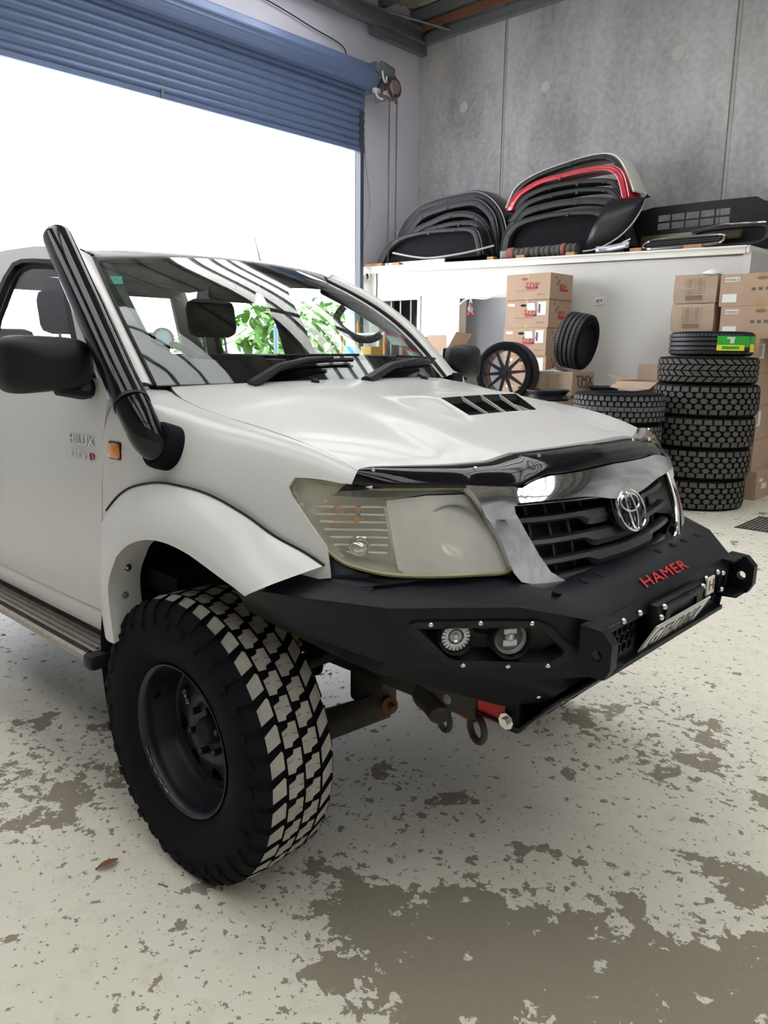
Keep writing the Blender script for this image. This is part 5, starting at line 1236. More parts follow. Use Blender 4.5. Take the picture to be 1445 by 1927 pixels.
for i in range(7):
    if i>=5: carton('shipping_carton',-1.385+.03*(i==5)-.01,-.60+.0*i,6.50,7.05,zr[i],zr[i+1],KRAFT,'tan shipping carton by the tyre stack, %s'%nr[i],'shipping cartons beside the tyre stack',style='ship')
    else: carton('shipping_carton',-1.41,-.88-.015*i+(.05 if i==0 else 0),6.47,7.05,zr[i],zr[i+1],KRAFT,'tan shipping carton by the tyre stack, %s'%nr[i],'shipping cartons beside the tyre stack',style='red' if i==0 else ('plain' if i in(2,4) else None))
# ---------------------------------------------------------------- tyres
def tyre(name,R,hw,rim,kind,n,label,group,loc,rot=(0,0,0),bulge=.02,mat2=None,dep=.012,cat='tyre'):
    e=tag(empty(name,loc),label,cat,group); e.rotation_euler=rot
    b=MB(); b.lathe(tyre_profile(R,hw,rim,bulge),n=64,axis='Y',closed=True); b.build('carcass',RUB,e,smooth=40)
    t=MB(); tread_blocks(t,R,hw,n,kind,dep); t.build('tread',[RUB,mat2 or TRD2],e,smooth=0)['kind']='stuff'
    if kind=='road':
        t=MB()
        for c in(-.45,0,.45): t.lathe([(R-.012,(c-.16)*hw),(R-.001,(c-.14)*hw),(R-.001,(c+.14)*hw),(R-.012,(c+.16)*hw)],n=72,axis='Y')
        t.build('tread_ribs',mat2 or TRD2,e,smooth=30)
    return e
TRD2=pm('dusty_tread_rubber',(.085,.08,.07),rough=.9,var=.3,scale=12,bump=.06,bscale=200); TRD3=pm('new_tyre_rubber',(.022,.023,.028),rough=.55,var=.15,scale=12); TRD4=pm('grey_worn_rubber',(.10,.10,.105),rough=.9,var=.25,scale=10,bump=.06,bscale=200)
def lay(z): return (PI/2,0,random.random()*6)
G='off-road tyres in the tall stack'
hs=[.30,.30,.305,.305,.262,.235]; z=0
cs=[(-1.25,5.885,.478),(-1.235,5.90,.482),(-1.23,5.905,.49),(-1.22,5.92,.492),(-1.225,5.91,.468)]
lb=['chunky mud tyre on the floor at the bottom of the tall stack','chunky mud tyre second from the floor in the tall stack','chunky mud tyre third from the floor in the tall stack','chunky mud tyre fourth from the floor in the tall stack','mud tyre with slanted zigzag blocks just under the tyre with the green label']
for i in range(5):
    x,y,R=cs[i]; h=hs[i]; bul=.02; tyre('mud_tyre',R,h/2-bul-.001,.225,'hex' if i<4 else 'chev',34 if i<4 else 36,lb[i],G,(x,y,z+h/2),lay(0),bulge=bul); z+=h
h=hs[5]; rt=tyre('road_tyre',.392,h/2-.021,.225,'road',70,'new road tyre with a green and yellow label on top of the tall stack',G,(-1.215,5.925,z+h/2),(PI/2,0,0),mat2=TRD3)
GRN=pm('green_label_print',(.03,.42,.05),rough=.4,var=.1); YLW=pm('yellow_label_print',(.85,.80,.02),rough=.4,var=.05)
def band(name,R,a0,a1,y0,y1,mat,par,n=8):
    k=MB(); k.grid([[(R*math.cos(a0+(a1-a0)*i/n),y0,R*math.sin(a0+(a1-a0)*i/n)) for i in range(n+1)],[(R*math.cos(a0+(a1-a0)*i/n),y1,R*math.sin(a0+(a1-a0)*i/n)) for i in range(n+1)]]); return k.build(name,mat,par)
# label faces the open floor (local angle after laying flat: x right, z -> -y)
def la(wx,wy): return math.atan2(-(wy),wx)
A0,A1=math.radians(-62)*-1,math.radians(-10)*-1
lg=band('tyre_label',.3935,A0,A1,-.03,.072,GRN,rt); band('label_band',.3938,A0,A0-(A0-A1)*.78,-.062,-.010,YLW,rt); band('label_text',.3942,A0-.12,A0-.55,-.05,-.022,GRN,rt)
band('label_edge',.3937,A1-.02,A1-.30,.0,.072,GRN,rt); band('label_edge',.3937,A1-.02,A1-.30,-.075,0,YLW,rt); band('label_figure',.3942,A0-.30,A0-.40,.005,.045,LAB,rt); band('label_figure',.3942,A0-.22,A0-.42,.045,.062,LAB,rt)
z=0
la_=['all-terrain tyre on the floor under the low stack by the open box','all-terrain tyre second from the floor in the low stack by the open box','worn all-terrain tyre just below the top of the low stack','grey worn all-terrain tyre on top of the low stack by the open box']
for i in range(4):
    h=.282; tyre('all_terrain_tyre',.425,h/2-.021,.21,'at',44,la_[i],'all-terrain tyres in the low stack',(-1.745+.012*(i%2),5.10,z+h/2),lay(0),mat2=TRD4,dep=.009); z+=h
# leaning road tyre on the carton, against the wall
lt=tyre('road_tyre',.318,.125,.21,'road',64,'black road tyre standing on the lettered carton, leaning on the wall',None,(-2.85,6.2,1.285+.342),(math.radians(-10),0,math.radians(-84)),bulge=.012,mat2=TRD3)
# alloy wheel with low-profile tyre
aw=tyre('spare_alloy_wheel',.355,.112,.262,'road',60,'black ten-spoke alloy wheel with a low-profile tyre beside the wheel cartons',None,(-3.42,5.66,1.26),(0,0,math.radians(14)),bulge=.012,mat2=TRD3,cat='wheel')
AL=pm('satin_graphite_alloy',(.025,.025,.03),rough=.3,metal=.6,var=.1)
b=MB(); b.lathe([(.255,.10),(.262,.112),(.270,.112),(.258,.09),(.248,.02),(.252,-.08),(.258,-.10),(.268,-.113),(.2705,-.118),(.262,-.118),(.250,-.105),(.246,-.06)],n=48,axis='Y'); b.build('rim_barrel',AL,aw)
for k in range(10):
    a=2*PI*k/10+.1; b=MB(); b.M=Matrix.Rotation(-a,4,'Y'); b.add([(.05,-.085,-.022),(.05,-.085,.022),(.255,-.108,.012),(.255,-.108,-.012),(.05,-.05,-.018),(.05,-.05,.018),(.25,-.07,.010),(.25,-.07,-.010)],[(0,1,2,3),(4,7,6,5),(0,4,5,1),(1,5,6,2),(2,6,7,3),(3,7,4,0)]); b.build('spoke',AL,aw,smooth=0)
b=MB(); b.lathe([(0,-.088),(.03,-.09),(.032,-.082),(.075,-.088),(.078,-.05)],n=28,axis='Y'); b.build('wheel_hub',AL,aw)
for k in range(10):
    a=2*PI*k/10; b=MB(); b.cyl((.056*math.cos(a),-.08,.056*math.sin(a)),(.056*math.cos(a),-.0895,.056*math.sin(a)),.010,n=10); b.build('bolt_hole',DRK,aw)
carton('wheel_box',-3.72,-3.21,5.50,5.84,.45,.90,KRAFT2,'brown carton under the ten-spoke alloy wheel','cartons behind the bonnet'); carton('wheel_box',-3.72,-3.21,5.50,5.84,0,.448,KRAFT2,'brown carton on the floor below the alloy wheel pile','cartons behind the bonnet')
# spare steel wheel lying in front of the lettered carton, wheel rim by the open box
def bare_rim(name,R,w,loc,label,mat,rot=(0,0,0)):
    e=tag(empty(name,loc),label,'wheel rim'); e.rotation_euler=rot
    b=MB(); b.lathe([(R-.03,0),(R-.012,.006),(R,.012),(R,.02),(R-.012,.026),(R-.03,.05),(R-.04,w*.5),(R-.03,w-.05),(R-.012,w-.026),(R,w-.02),(R,w-.012),(R-.012,w-.006),(R-.02,w-.02),(R-.045,w*.6)],n=40); b.build('rim_barrel',mat,e)
    b=MB(); b.lathe([(R-.045,w*.55),(R*.6,w*.75),(R*.3,w*.72),(.04,w*.7),(.04,w*.6)],n=32); b.build('rim_disc',mat,e); return e
carton('wheel_box',-2.98,-2.55,5.30,5.72,.50,.985,KRAFT2,'brown carton supporting the black steel rim','cartons behind the bonnet'); carton('wheel_box',-2.98,-2.55,5.30,5.72,0,.498,KRAFT2,'brown carton on the floor under the pile with the black steel rim','cartons behind the bonnet')
bare_rim('bare_steel_rim',.235,.12,(-2.77,5.50,.985),'black steel wheel rim lying flat in front of the lettered carton',BLK2)
for k in range(4): 
    bare_rim('stacked_rim',.19,.28,(-2.46,6.20,.285*k),['dark alloy rim on the floor below the rim pile by the open box','dark alloy rim second from the floor by the open box','dark alloy rim third from the floor by the open box','dark alloy rim on top of the rim pile by the open box'][k],AL)
# open carton behind the low tyre stack
ob=tag(empty('open_carton',(-2.0,6.26,0)),'open brown carton with its flaps up behind the low tyre stack','box')
b=MB()
for c,d in(((-.0,-.22,.60),(.44,.006,1.20)),((0,.22,.60),(.44,.006,1.20)),((-.22,0,.60),(.006,.44,1.20)),((.22,0,.60),(.006,.44,1.20)),((0,0,.01),(.44,.44,.006))): b.box(c,d)
b.build('carton_body',KRAFT2,ob,smooth=0)
for pts in([(-.22,-.22,1.20),(.22,-.22,1.20),(.20,-.36,1.13),(.0,-.38,1.10),(-.24,-.38,1.14)],[(-.22,-.22,1.20),(-.22,.22,1.20),(-.38,.2,1.24),(-.38,-.2,1.26)],[(-.22,.22,1.20),(.22,.22,1.20),(.22,.235,1.38),(-.22,.235,1.38)],[(.22,-.22,1.2),(.22,.22,1.2),(.225,.2,1.35),(.225,-.2,1.35)]):
    b=MB(); b.add(pts,[tuple(range(len(pts)))]); b.build('carton_flap',KRAFT2,ob,solid=.005,smooth=0)
for q in range(16):
    b=MB(); b.box((-.02+.012*q,-.225,1.10),(.006,.003,.07)); b.build('barcode_bar',GRYI,ob,smooth=0)
# tall carton by the passenger mirror
ob=tag(empty('tall_carton',(-4.75,6.15,0)),'tall open brown carton against the office wall near the far door mirror','box')
b=MB(); b.box((0,0,.76),(.34,.34,1.52)); b.build('carton_body',KRAFT,ob,smooth=0)
for pts in([(-.17,-.17,1.52),(.17,-.17,1.52),(.17,-.19,1.70),(-.13,-.19,1.70)],[(.17,-.17,1.52),(.17,.17,1.52),(.30,.17,1.72),(.30,-.15,1.74)],[(-.17,-.17,1.52),(-.17,.17,1.52),(-.24,.17,1.68),(-.24,-.17,1.68)]):
    b=MB(); b.add(pts,[(0,1,2,3)]); b.build('carton_flap',KRAFT,ob,solid=.005,smooth=0)
# bag of foil scraps on the lettered carton
b=MB(); rows=[]
for i in range(7):
    rows.append([(-3.12+.26*j/10,5.90+.2*i/6,1.287+.035*math.sin(PI*i/6)*math.sin(PI*j/10)*(.5+random.random())) for j in range(11)])
b.grid(rows); tag(b.build('plastic_bag',pm('crumpled_foil',(.5,.5,.52),rough=.25,metal=.6,var=.4,scale=40),solid=.003),'crumpled silvery plastic bag lying on the lettered carton','bag')
# small things on the office wall
sg=tag(empty('bay_sign',mz(3.943,2.119,.004)),'small white wall sign marked with number four above the leaning tyre','sign')
q=Vector((0,0,0)); b=MB(); b.M=frame((0,0,0),MD,(0,0,1)); b.box((0,0,0),(.10,.095,.006),bev=.002); b.build('sign_plate',LAB,sg)
letters('sign_text','#4',.078,frame(MN*.0045+Vector((0,0,.008)),MD,(0,0,1)),INK,sg,depth=.0005); letters('sign_text','v',.03,frame(MN*.0045+Vector((0,0,-.032)),MD,(0,0,1)),INK,sg,depth=.0005)
cm=tag(empty('security_camera',mz(.13,2.60,.0)),'white dome security camera high on the office wall beside the door track','camera')
b=MB(); b.M=frame((0,0,0),MD,(0,0,1)); b.lathe([(0,0),(.062,0),(.062,.025),(.05,.04)],n=24); b.build('camera_base',TRIM,cm)
b=MB(); b.cyl(MN*.03,MN*.07+MD*-.06+Vector((0,0,-.02)),.046,n=20); b.build('camera_body',TRIM,cm)
b=MB(); b.cyl(MN*.07+MD*-.06+Vector((0,0,-.02)),MN*.073+MD*-.064+Vector((0,0,-.021)),.03,n=16); b.build('camera_lens',GLB,cm)
b=MB(); b.tube([mz(.31,2.74,.012),mz(.318,2.5,.012),mz(.312,2.27,.012)],.006,n=5); tag(b.build('wall_cable',PLB),'thin dark cable running down the office wall to the barred window','cable')
b=MB(); b.tube(smooth_path([mz(1.87,2.14,.03),mz(1.98,2.20,.05),mz(2.12,2.215,.05),mz(2.3,2.20,.05),mz(2.45,2.235,.05),mz(2.72,2.27,.03)],5),.009,n=6); tag(b.build('light_flex',pm('white_flex',(.75,.75,.78),rough=.4)),'white flex strung across the office doorway','cable')
ln=tag(empty('hurricane_lantern',mz(2.075,1.985,.06)),'small red hurricane lantern hanging in the office doorway','lantern')
LR=pm('lantern_red',(.28,.03,.04),rough=.35,coat=.5)
b=MB(); b.lathe([(0,0),(.055,0),(.058,.012),(.04,.03),(.025,.045)],n=20); b.build('lantern_tank',LR,ln)
b=MB(); b.lathe([(.022,.045),(.034,.07),(.034,.10),(.022,.125)],n=20); b.build('lantern_globe',glass('lantern_glass',(.8,.85,.85),haze=.3),ln)
b=MB(); b.lathe([(.03,.125),(.026,.14),(.014,.155),(.018,.17),(0,.178)],n=20); b.build('lantern_cap',LR,ln)
for sx in(-1,1):
    b=MB(); b.tube([MD*(.045*sx)+Vector((0,0,.02)),MD*(.046*sx)+Vector((0,0,.09)),MD*(.028*sx)+Vector((0,0,.145))],.005,n=6); b.build('lantern_arm',LR,ln)
b=MB(); b.tube([MD*-.02+Vector((0,0,.165)),Vector((0,0,.235)),MD*.02+Vector((0,0,.165))],.003,n=5); b.build('lantern_bail',STL,ln)
# ---------------------------------------------------------------- bumper covers on the storage deck
BMP=pm('black_bumper_plastic',(.012,.013,.016),rough=.42,coat=0,spec=.4,var=.2,scale=6); BMG=pm('grey_bumper_plastic',(.034,.035,.038),rough=.6,spec=.3,var=.2,scale=6); BMW=pm('pearl_white_bumper',(.62,.60,.55),rough=.3,coat=.6,var=.04); BMR=pm('red_bumper',(.48,.012,.03),rough=.3,coat=.7,var=.05); BMM=pm('dark_metallic_bumper',(.016,.017,.022),rough=.3,coat=.2,var=.1)
def cover(curve,o,depth,mat,label,group,lipmat=None,inset=.0,tabs=5,fill=False,name='bumper_cover'):
    """arched plastic bumper skin: front-edge curve (s, z) on the deck, skin running back"""
    base=mz(curve[len(curve)//2][0],deck_z(2),-o); e=tag(empty(name,base),label,'bumper',group); B0=Vector(base)
    C=[Vector((p.x,p.y,0)) for p in smooth_path([(s,z,0) for s,z in curve],5)]
    cx=sum(p.x for p in C)/len(C); cz=min(p.y for p in C)
    def P(p,k,off,dz=0): return Vector(mz(cx+(p.x-cx)*k,cz+(p.y-cz)*k+dz,-off))-B0
    b=MB(); rows=[[P(p,.93,o+.03) ,P(p,.955,o+.005),P(p,.985,o),P(p,1.0,o+.03),P(p,1.02,o+depth*.5),P(p,.99,o+depth*.85),P(p,.95,o+depth)] for p in C]
    b.grid(rows); b.build('bumper_skin',mat,e,smooth=50,solid=.006)
    b=MB(); b.grid([[P(p,.955,o-.002),P(p,.88,o+.014),P(p,.86,o+.09)] for p in C]); b.build('mounting_flange',lipmat or BMG,e,smooth=30,solid=.005)
    if fill:
        b=MB(); c_=[P(p,.87,o+.10) for p in C]; b.add(c_,[tuple(range(len(c_)))]); b.build('inner_mesh',pm('dark_bumper_inside',(.010,.010,.012),rough=.9,spec=.15,var=.6,scale=9),e,smooth=0,solid=.01)
    n=len(C)
    for k in range(tabs):
        i=int((k+1)*(n-1)/(tabs+1)); p=C[i]; t_=(C[min(i+1,n-1)]-C[max(i-1,0)]).normalized(); q=P(p,.955,o-.004); dn=(P(p,.80,o-.004)-q).normalized()
        tx=MD*t_.x+Vector((0,0,t_.y)); b=MB(); b.slab([q-tx*.02,q+tx*.02,q+tx*.014+dn*.06,q-tx*.014+dn*.06],MN,.004); b.build('mounting_tab',lipmat or BMG,e,smooth=0)
    return e
G1='bumper covers in the stack near the hand chains'; G2='bumper covers in the stack under the white one'
dn=lambda c,a,b_:[(c[0][0]-a,2.80)]+c+[(c[-1][0]+b_,2.79)]
cover(dn([(.38,3.22),(.51,3.41),(.79,3.62),(1.16,3.69),(1.52,3.71),(1.84,3.71),(2.11,3.58),(2.32,3.3)],.12,.12),.35,.50,BMM,'glossy dark bumper cover, outermost of the arched stack near the chains',G1,fill=True)
cover(dn([(.48,3.16),(.59,3.28),(.86,3.49),(1.2,3.57),(1.6,3.61),(1.91,3.59),(2.15,3.41),(2.25,3.19)],.08,.05),.30,.45,BMP,'black bumper cover, second under the glossy one near the chains',G1)
cover(dn([(.65,3.10),(.77,3.28),(1.07,3.37),(1.44,3.45),(1.82,3.42),(2.07,3.26),(2.2,3.01)],.1,.05),.27,.42,BMP,'black bumper cover, third down in the stack near the chains',G1)
cover(dn([(.84,3.05),(.99,3.24),(1.36,3.30),(1.65,3.31),(1.93,3.27),(2.1,3.1),(2.18,2.94)],.1,.02),.22,.40,BMG,'grey bumper cover, fourth down in the stack near the chains',G1)
cover([(.22,2.79),(.30,2.92),(.44,3.06),(.72,3.17),(1.21,3.21),(1.64,3.20),(1.96,3.18),(2.1,3.08),(2.18,2.80)],.08,.30,BMP,'black bumper cover with a pale edge, frontmost below the chains',G1,lipmat=BMG,fill=True)
cover([(2.36,3.40),(2.39,3.46),(2.5,3.65),(2.77,3.78),(3.15,3.86),(3.55,3.91),(3.82,3.90),(3.98,3.81),(4.10,3.62),(4.2,3.40)],.25,.50,BMW,'pearl white bumper cover on top of the arched stack against the concrete wall',G2,lipmat=BMP)
cover([(2.40,3.36),(2.43,3.43),(2.55,3.57),(2.85,3.69),(3.18,3.73),(3.57,3.76),(3.90,3.74),(4.06,3.62),(4.16,3.32)],.22,.45,BMR,'bright red bumper cover just under the pearl white one',G2,lipmat=BMR)
ks=[([(2.44,3.37),(2.63,3.53),(2.99,3.62),(3.43,3.635),(3.84,3.60),(4.0,3.5),(4.1,3.25)],.25,'black bumper cover just under the red one'),([(2.42,3.22),(2.65,3.43),(3.02,3.51),(3.45,3.53),(3.86,3.49),(4.02,3.38),(4.1,3.15)],.22,'black bumper cover, second under the red one'),([(2.36,3.08),(2.58,3.33),(3.0,3.41),(3.44,3.42),(3.86,3.37),(4.0,3.26),(4.08,3.0)],.24,'black bumper cover, third under the red one')]
for i,(c,o,l_) in enumerate(ks): cover(c if i<2 else dn(c,.06,.08),o,.42,BMP if i%2 else BMG,l_,G2,lipmat=BMG)
cover(dn([(2.36,3.02),(2.53,3.20),(2.94,3.27),(3.33,3.28),(3.75,3.24),(3.93,3.11),(4.0,2.93)],.03,.03),.22,.4,BMP,'black bumper cover, lowest of the stack under the white one',G2,lipmat=BMG,fill=True)
# long black bumper with slotted intake lying against the wall
bw=tag(empty('bumper_cover',(-2.2,7.82,2.66)),'long black bumper cover with a slotted intake beside the red and white stack','bumper')
S_w=lambda x,z:(x,-.10*math.cos(min(1,abs(x)/1.3)*PI/2)+.05*abs(z-.4),z)
hl_=[]
for r_ in range(2):
    for k in range(5):
        x0=-.50+.178*k; z0=.335+.095*r_; hl_.append([(x0,z0),(x0+.16,z0),(x0+.16,z0+.075),(x0,z0+.075)])
panel('bumper_skin',[(-.95,.02),(1.3,.02),(1.3,.50),(1.05,.54),(.75,.54),(.65,.60),(-.58,.61),(-.95,.55)],S_w,BMP,bw,step=.07,thick=.012,holes=hl_,smooth=40)
b=MB(); b.box((-.05,-.16,.20),(1.2,.10,.12),bev=.02); b.build('reinforcement_beam',pm('bronze_steel',(.22,.18,.12),rough=.4,metal=.7),bw)
# quarter piece with a pale edge
fe=tag(empty('wheel_arch_trim',mz(4.0,deck_z(4),-.2)),'black wheel-arch panel with a pale edge standing on the deck beside the black stack','car panel')
B0=Vector(mz(4.0,deck_z(4),-.2)); b=MB(); arc=[Vector(mz(3.62+.75*math.sin(t*PI/2*.95),2.74+.62*(1-math.cos(t*PI/2)),-.12-.06*t))-B0 for t in[k/12 for k in range(13)]]
top_=[Vector(mz(3.86+.55*k/12,3.33-.02*abs(k-6)/6,-.2))-B0 for k in range(13)]
b.grid([[a,a.lerp(c,.5)+MN*.05,c] for a,c in zip(arc,top_)]); b.build('arch_panel',BMP,fe,solid=.006); b=MB(); b.tube(arc,.010,n=6); b.build('arch_edge',pm('pale_edge',(.5,.5,.52),rough=.3,metal=.5),fe)
# grilles and odd parts at the deck corner
cg=tag(empty('car_grille',mz(4.85,deck_z(5),-.12)),'chrome-edged car grille lying on the deck corner near the end wall','grille')
def ring(w,d,tilt,r,n=36,e=.5): return [Vector((math.copysign(abs(math.cos(2*PI*k/n))**e,math.cos(2*PI*k/n))*w,math.copysign(abs(math.sin(2*PI*k/n))**e,math.sin(2*PI*k/n))*d,0)) for k in range(n)]
rot=Matrix.Rotation(math.radians(32),3,'X')
b=MB(); b.tube([rot@p+Vector((0,.05,.10)) for p in ring(.46,.13,0,0)],.014,n=6,closed=True); b.build('grille_frame',CHR,cg)
for k in range(4):
    b=MB(); b.tube([rot@Vector((-.42,-.09+.06*k,0))+Vector((0,.05,.10)),rot@Vector((.42,-.09+.06*k,0))+Vector((0,.05,.10))],.013,n=6); b.build('grille_bar',BMP if k%2 else BMG,cg)
cg.rotation_euler=(0,0,math.radians(3))
cg2=tag(empty('car_grille',mz(5.30,deck_z(5),-.35)),'dark grille shell with a chrome strip leaning behind the chrome-edged one','grille')
b=MB(); b.tube([Matrix.Rotation(math.radians(60),3,'X')@p+Vector((0,0,.14)) for p in ring(.42,.13,0,0)],.03,n=8,closed=True); b.build('grille_shell',BMP,cg2); b=MB(); b.tube([(-.40,-.08,.22),(0,-.10,.27),(.42,-.08,.25)],.010,n=6); b.build('chrome_strip',CHR,cg2)
sp=tag(empty('headlamp_trim',mz(4.05,deck_z(4),-.03)),'small silver trim piece on the deck edge beside the fabric roll','car part')
b=MB(); b.grid([[(-.22+.44*k/10,.02*math.sin(k*.5)+.0,.02+.03*(k/10)**2+dz) for dz in(0,.03,.075)] for k in range(11)]); b.build('trim_shell',pm('silver_trim',(.42,.44,.48),rough=.3,metal=.6),sp,solid=.01); b=MB(); b.tube([(.1,0,.10),(.22,.02,.15)],.008,n=6); b.build('trim_pin',STL,sp)
# rolled fabric bundle
rl=tag(empty('fabric_roll',mz(3.05,deck_z(3)+.005,-.10)),'dark wrinkled fabric roll lying along the deck edge below the bumpers','fabric roll')
b=MB(); pth=[MD*(-.50+1.0*k/40)+Vector((0,0,.075)) for k in range(41)]; b.tube(pth,[.068+.008*math.sin(k*2.1)+.004*math.sin(k*5.3) for k in range(41)],n=12); b.build('roll',pm('charcoal_fabric',(.07,.065,.06),rough=.95,var=.3,scale=20),rl)
for s_,w in((-.50,.10),(.30,.05)):
    b=MB(); b.tube([MD*(s_+w*k/4)+Vector((0,0,.075)) for k in range(5)],[.078,.082,.080,.083,.078],n=12); b.build('roll_wrap',pm('faded_red_cloth',(.25,.09,.07),rough=.95,var=.4,scale=20),rl)
b=MB(); b.grid([[MD*(-.60+.16*k/5)+MN*(.05+.01*math.sin(k))+Vector((0,0,.015+.10*j/3)) for j in range(4)] for k in range(6)]); b.build('roll_end_cloth',pm('grey_rag',(.22,.22,.22),rough=.95,var=.3,scale=20),rl,solid=.004)
# timber blocks and battens on the deck edge
for i,(s,w,l_) in enumerate(((.18,.42,'long pine block on the deck edge below the chains'),(.66,.14,'short pine block on the deck edge right of the long one'),(2.32,.10,'pine block on the deck edge between the two bumper stacks'),(2.78,.12,'pine block under the fabric roll'),(3.5,.12,'pine block at the far end of the fabric roll'),(4.35,.14,'pine block beside the silver trim piece'),(5.02,.20,'pine block under the chrome-edged grille'))):
    b=MB(); b.M=frame(mz(s,deck_z(s)+.022,-.02),MD,MN*-1); b.box((0,.04,0),(w,.10,.044)); tag(b.build('timber_block',WOOD,smooth=0),l_,'timber block')
b=MB(); b.M=frame(mz(.95,deck_z(1)+.03,-.10),MD,MN*-1); b.box((0,0,0),(1.1,.03,.06)); tag(b.build('white_board',TRIM,smooth=0),'white painted board lying along the deck edge under the frontmost bumper','board')
b=MB(); b.tube(smooth_path([mz(.62,2.92,.0),mz(1.0,2.84,.02),mz(1.35,2.80,.02),mz(1.9,2.83,.0),mz(2.35,2.90,-.05)],5),.014,n=6); tag(b.build('trim_strip',pm('grey_trim_strip',(.30,.29,.30),rough=.5)),'grey flexible trim strip trailing along the deck edge','trim strip')
# ---------------------------------------------------------------- floor items
dg=tag(empty('floor_grate',(-.28,5.32,0)),'black steel drain grate set in the floor near the tyre stack','grate')
for k in range(14):
    b=MB(); b.box((-.22+.034*k,0,.004),(.016,.62,.008)); b.build('grate_bar',IRON,dg,smooth=0)
for y in(-.31,.31):
    b=MB(); b.box((0,y,.004),(.47,.02,.008)); b.build('grate_frame',IRON,dg,smooth=0)
LEAF=pm('dry_leaf',(.20,.075,.03),rough=.8,var=.35,scale=60)
lf=MB(); rows=[]
for k in range(11):
    t=k/10; w=.015*math.sin(PI*t)**.8; rows.append([(-.177+.008*math.sin(t*3),-1.095+.07*t,.003+.010*math.sin(PI*t)),]+[(-.177+.008*math.sin(t*3)+d*w,-1.095+.07*t,.006+abs(d)*.008*math.sin(PI*t)+.004) for d in(.5,1)])
    rows[-1]=[(-.177+.008*math.sin(t*3)-w,-1.095+.07*t,.004+.010*math.sin(PI*t))]+rows[-1]
lf.grid(rows); tag(lf.build('dry_leaf',LEAF,solid=.001),'curled dry brown leaf on the floor beside the front tyre','leaf')
b=MB(); b.tube([(.005,-1.0,.003),(.02,-.992,.004),(.035,-.99,.003)],.0016,n=5); tag(b.build('twig',LEAF),'tiny reddish twig on the floor near the dry leaf','twig')
# ---------------------------------------------------------------- outside the roller door
def leaf_mesh():
    b=MB(); r=[]
    for k in range(5):
        t=k/4; w=.075*math.sin(PI*min(1,t*.9+.06)); r.append([(-w,.24*t,.0-.03*t*t),(0,.24*t,.014-.03*t*t),(w,.24*t,-.03*t*t)])
    b.grid(r); return b
def shrub(loc,rx,ry,rz,n,label,seed):
    e=tag(empty('garden_shrub',loc),label,'shrub'); rnd=random.Random(seed); lm=leaf_mesh(); g=MB()
    for i in range(n):
        a=rnd.random()*2*PI; u=rnd.random()**.5; h=rnd.random(); p=Vector((rx*u*math.cos(a),ry*u*math.sin(a),.35+rz*h)); s=.7+rnd.random()*.9
        M_=Matrix.Translation(p)@Matrix.Rotation(rnd.random()*6.3,4,'Z')@Matrix.Rotation(rnd.uniform(-1.2,.5),4,'X')@Matrix.Scale(s,4); g.M=M_; g.add(lm.v,lm.f)
    fo=g.build('foliage',LEAFG,e,fixn=False); fo['kind']='stuff'
    b=MB()
    for i in range(7):
        a=i*.9; b.tube([(0,0,0),(.3*rx*math.cos(a),.3*ry*math.sin(a),rz*.4),(.7*rx*math.cos(a),.7*ry*math.sin(a),rz*.95)],[.035,.022,.01],n=6)
    b.build('stems',pm('shrub_bark',(.16,.11,.06),rough=.9),e); return e
m,nt,p=nodes('green_leaf'); tcx=N(nt,'ShaderNodeTexCoord'); nz=N(nt,'ShaderNodeTexNoise'); nz.inputs['Scale'].default_value=5; L(nt,tcx,'Object',nz,0); mx=N(nt,'ShaderNodeMix',data_type='RGBA'); mx.inputs[6].default_value=(.05,.17,.02,1); mx.inputs[7].default_value=(.20,.36,.06,1); L(nt,nz,0,mx,0); L(nt,mx,2,p,'Base Color'); p.inputs['Roughness'].default_value=.45; LEAFG=m
shrub((-10.3,8.4,0),1.0,1.3,2.1,900,'broad-leaved green shrub in the yard seen through the windscreen, by the wall',3)
shrub((-10.6,6.15,0),.6,.6,1.5,260,'lower green shrub in the yard seen through the windscreen, beside the fence post',5)
b=MB(); b.box((-12.5,7,.55),(.15,9,1.1)); b.build('x',CON)
yw=bpy.data.objects['x']; yw.name='yard_wall'; tag(yw,'low grey yard wall behind the shrubs outside','wall')
fp=MB(); fp.cyl((-9.2,6.95,-.03),(-9.2,6.95,1.9),.04,n=10); tag(fp.build('fence_post',pm('blue_grey_post',(.20,.28,.36),rough=.5)),'blue-grey steel post standing in the yard by the shrubs','post')
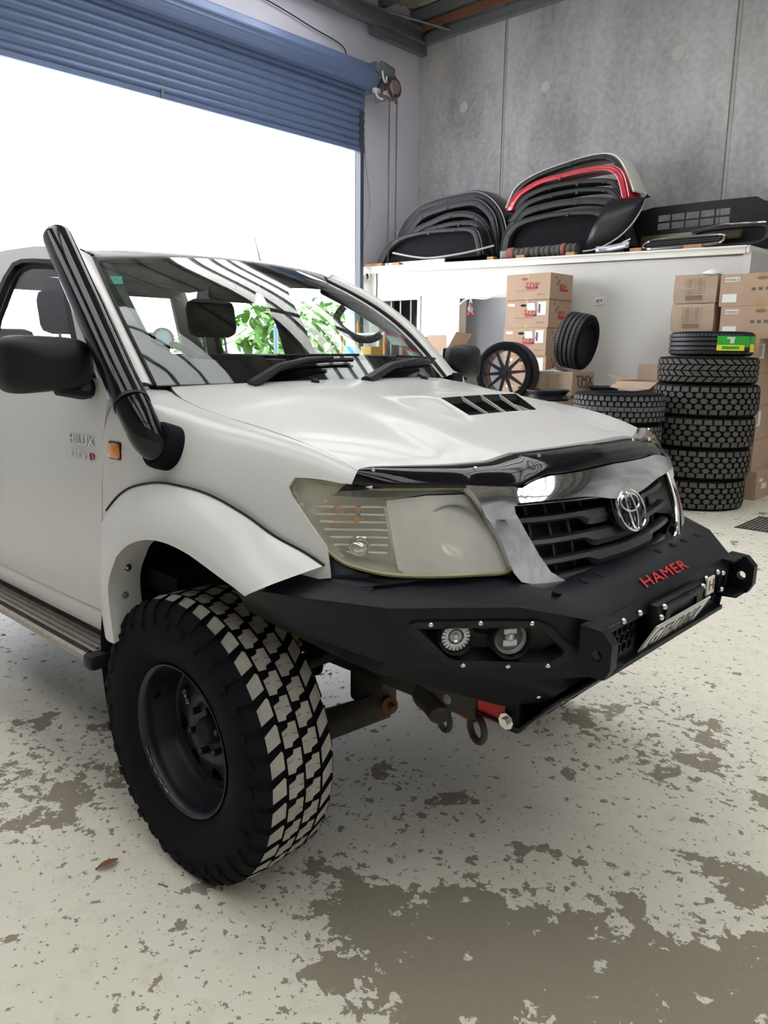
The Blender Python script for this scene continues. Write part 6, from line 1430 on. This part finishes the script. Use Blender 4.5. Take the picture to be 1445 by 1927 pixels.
# parked flat-deck truck in the yard
vt=tag(empty('parked_truck',(-11.6,3.2,0)),'parked truck with a blue deck and white headboard out in the yard','truck')
BL=pm('blue_deck_paint',(.10,.24,.42),rough=.4,coat=.4)
b=MB(); b.box((0,0,1.15),(1.9,3.0,.10),bev=.02); b.box((.93,0,1.42),(.04,3.0,.42),bev=.01); b.box((-.93,0,1.42),(.04,3.0,.42),bev=.01); b.build('deck',BL,vt)
b=MB(); b.box((0,-2.3,1.45),(1.9,1.4,1.3),bev=.15); b.build('cab',PAINT,vt); b=MB(); b.box((.93,-2.25,1.75),(.05,.9,.5),bev=.02); b.build('cab_window',GLB,vt)
b=MB(); 
for y in(-1.45,-.5,.5,1.45): b.box((.95,y,1.75),(.04,.04,.75))
b.box((.95,0,2.1),(.04,3.0,.05)); b.build('side_rail',TRIM,vt)
for x in(-.8,.8):
    for y in(-2.3,.9):
        b=MB(); b.M=Matrix.Translation((x,y,.37)); b.lathe([(0,-.11),(.22,-.11),(.36,-.10),(.4,-.06),(.4,.06),(.36,.10),(0,.11)],n=28,axis='X'); b.build('truck_wheel',RUB,vt)
b=MB(); b.box((0,-.4,.85),(.8,4.4,.35)); b.build('truck_chassis',IRON,vt)
# shelf rack with stock, between the truck and the office window
rk=tag(empty('stock_shelf',(-5.95,6.0,0)),'steel shelf rack holding stock below the barred office window','shelf')
for x in(-.42,.42):
    for y in(-.17,.17):
        b=MB(); b.box((x,y,.95),(.035,.035,1.9)); b.build('upright',pm('orange_rack_paint',(.55,.22,.02),rough=.5),rk,smooth=0)
for z_ in(.35,.85,1.30,1.72):
    b=MB(); b.box((0,0,z_),(.88,.38,.025)); b.build('shelf_board',TRIM,rk,smooth=0)
cols=[(.05,.35,.6),(.55,.3,.03),(.05,.07,.3),(.5,.48,.42),(.6,.5,.05),(.04,.04,.05)]
for i,(z_,x,c,l_) in enumerate([(1.313,-.25,0,'blue stock box on the rack below the barred window'),(1.313,.05,1,'orange stock box on the rack below the barred window'),(.863,-.2,4,'yellow stock box on the rack below the barred window'),(.863,.1,2,'navy stock box on the rack below the barred window'),(.863,.32,5,'black stock box on the rack below the barred window'),(1.733,.2,3,'cream stock box on top of the rack below the barred window')]):
    b=MB(); b.M=Matrix.Translation((-5.95+x,5.98,z_)); b.box((0,0,.12),(.20,.26,.24),bev=.004); b.box((0,-.131,.13),(.14,.004,.10)); tag(b.build('stock_box',pm('stock_%d'%c,cols[c],rough=.5,var=.1)),l_,'box','boxes on the stock shelf')

# added lamp, itself unseen, that brightens the office behind the doorway
ol=tag(empty('office_fill_light',mz(2.45,2.50,-.45)),'slim white ceiling light, added unseen to brighten the office doorway','light')
b=MB(); b.M=frame((0,0,0),MD,MN*-1); b.box((0,0,.02),(.70,.10,.04),bev=.008); b.build('fill_light_body',TRIM,ol)
b=MB(); b.M=frame((0,0,0),MD,MN*-1); b.box((0,0,-.006),(.64,.07,.012)); b.build('fill_light_diffuser',pm('fill_light_glow',(.95,.97,1.0),rough=.5,emit=4.0,var=.01),ol)
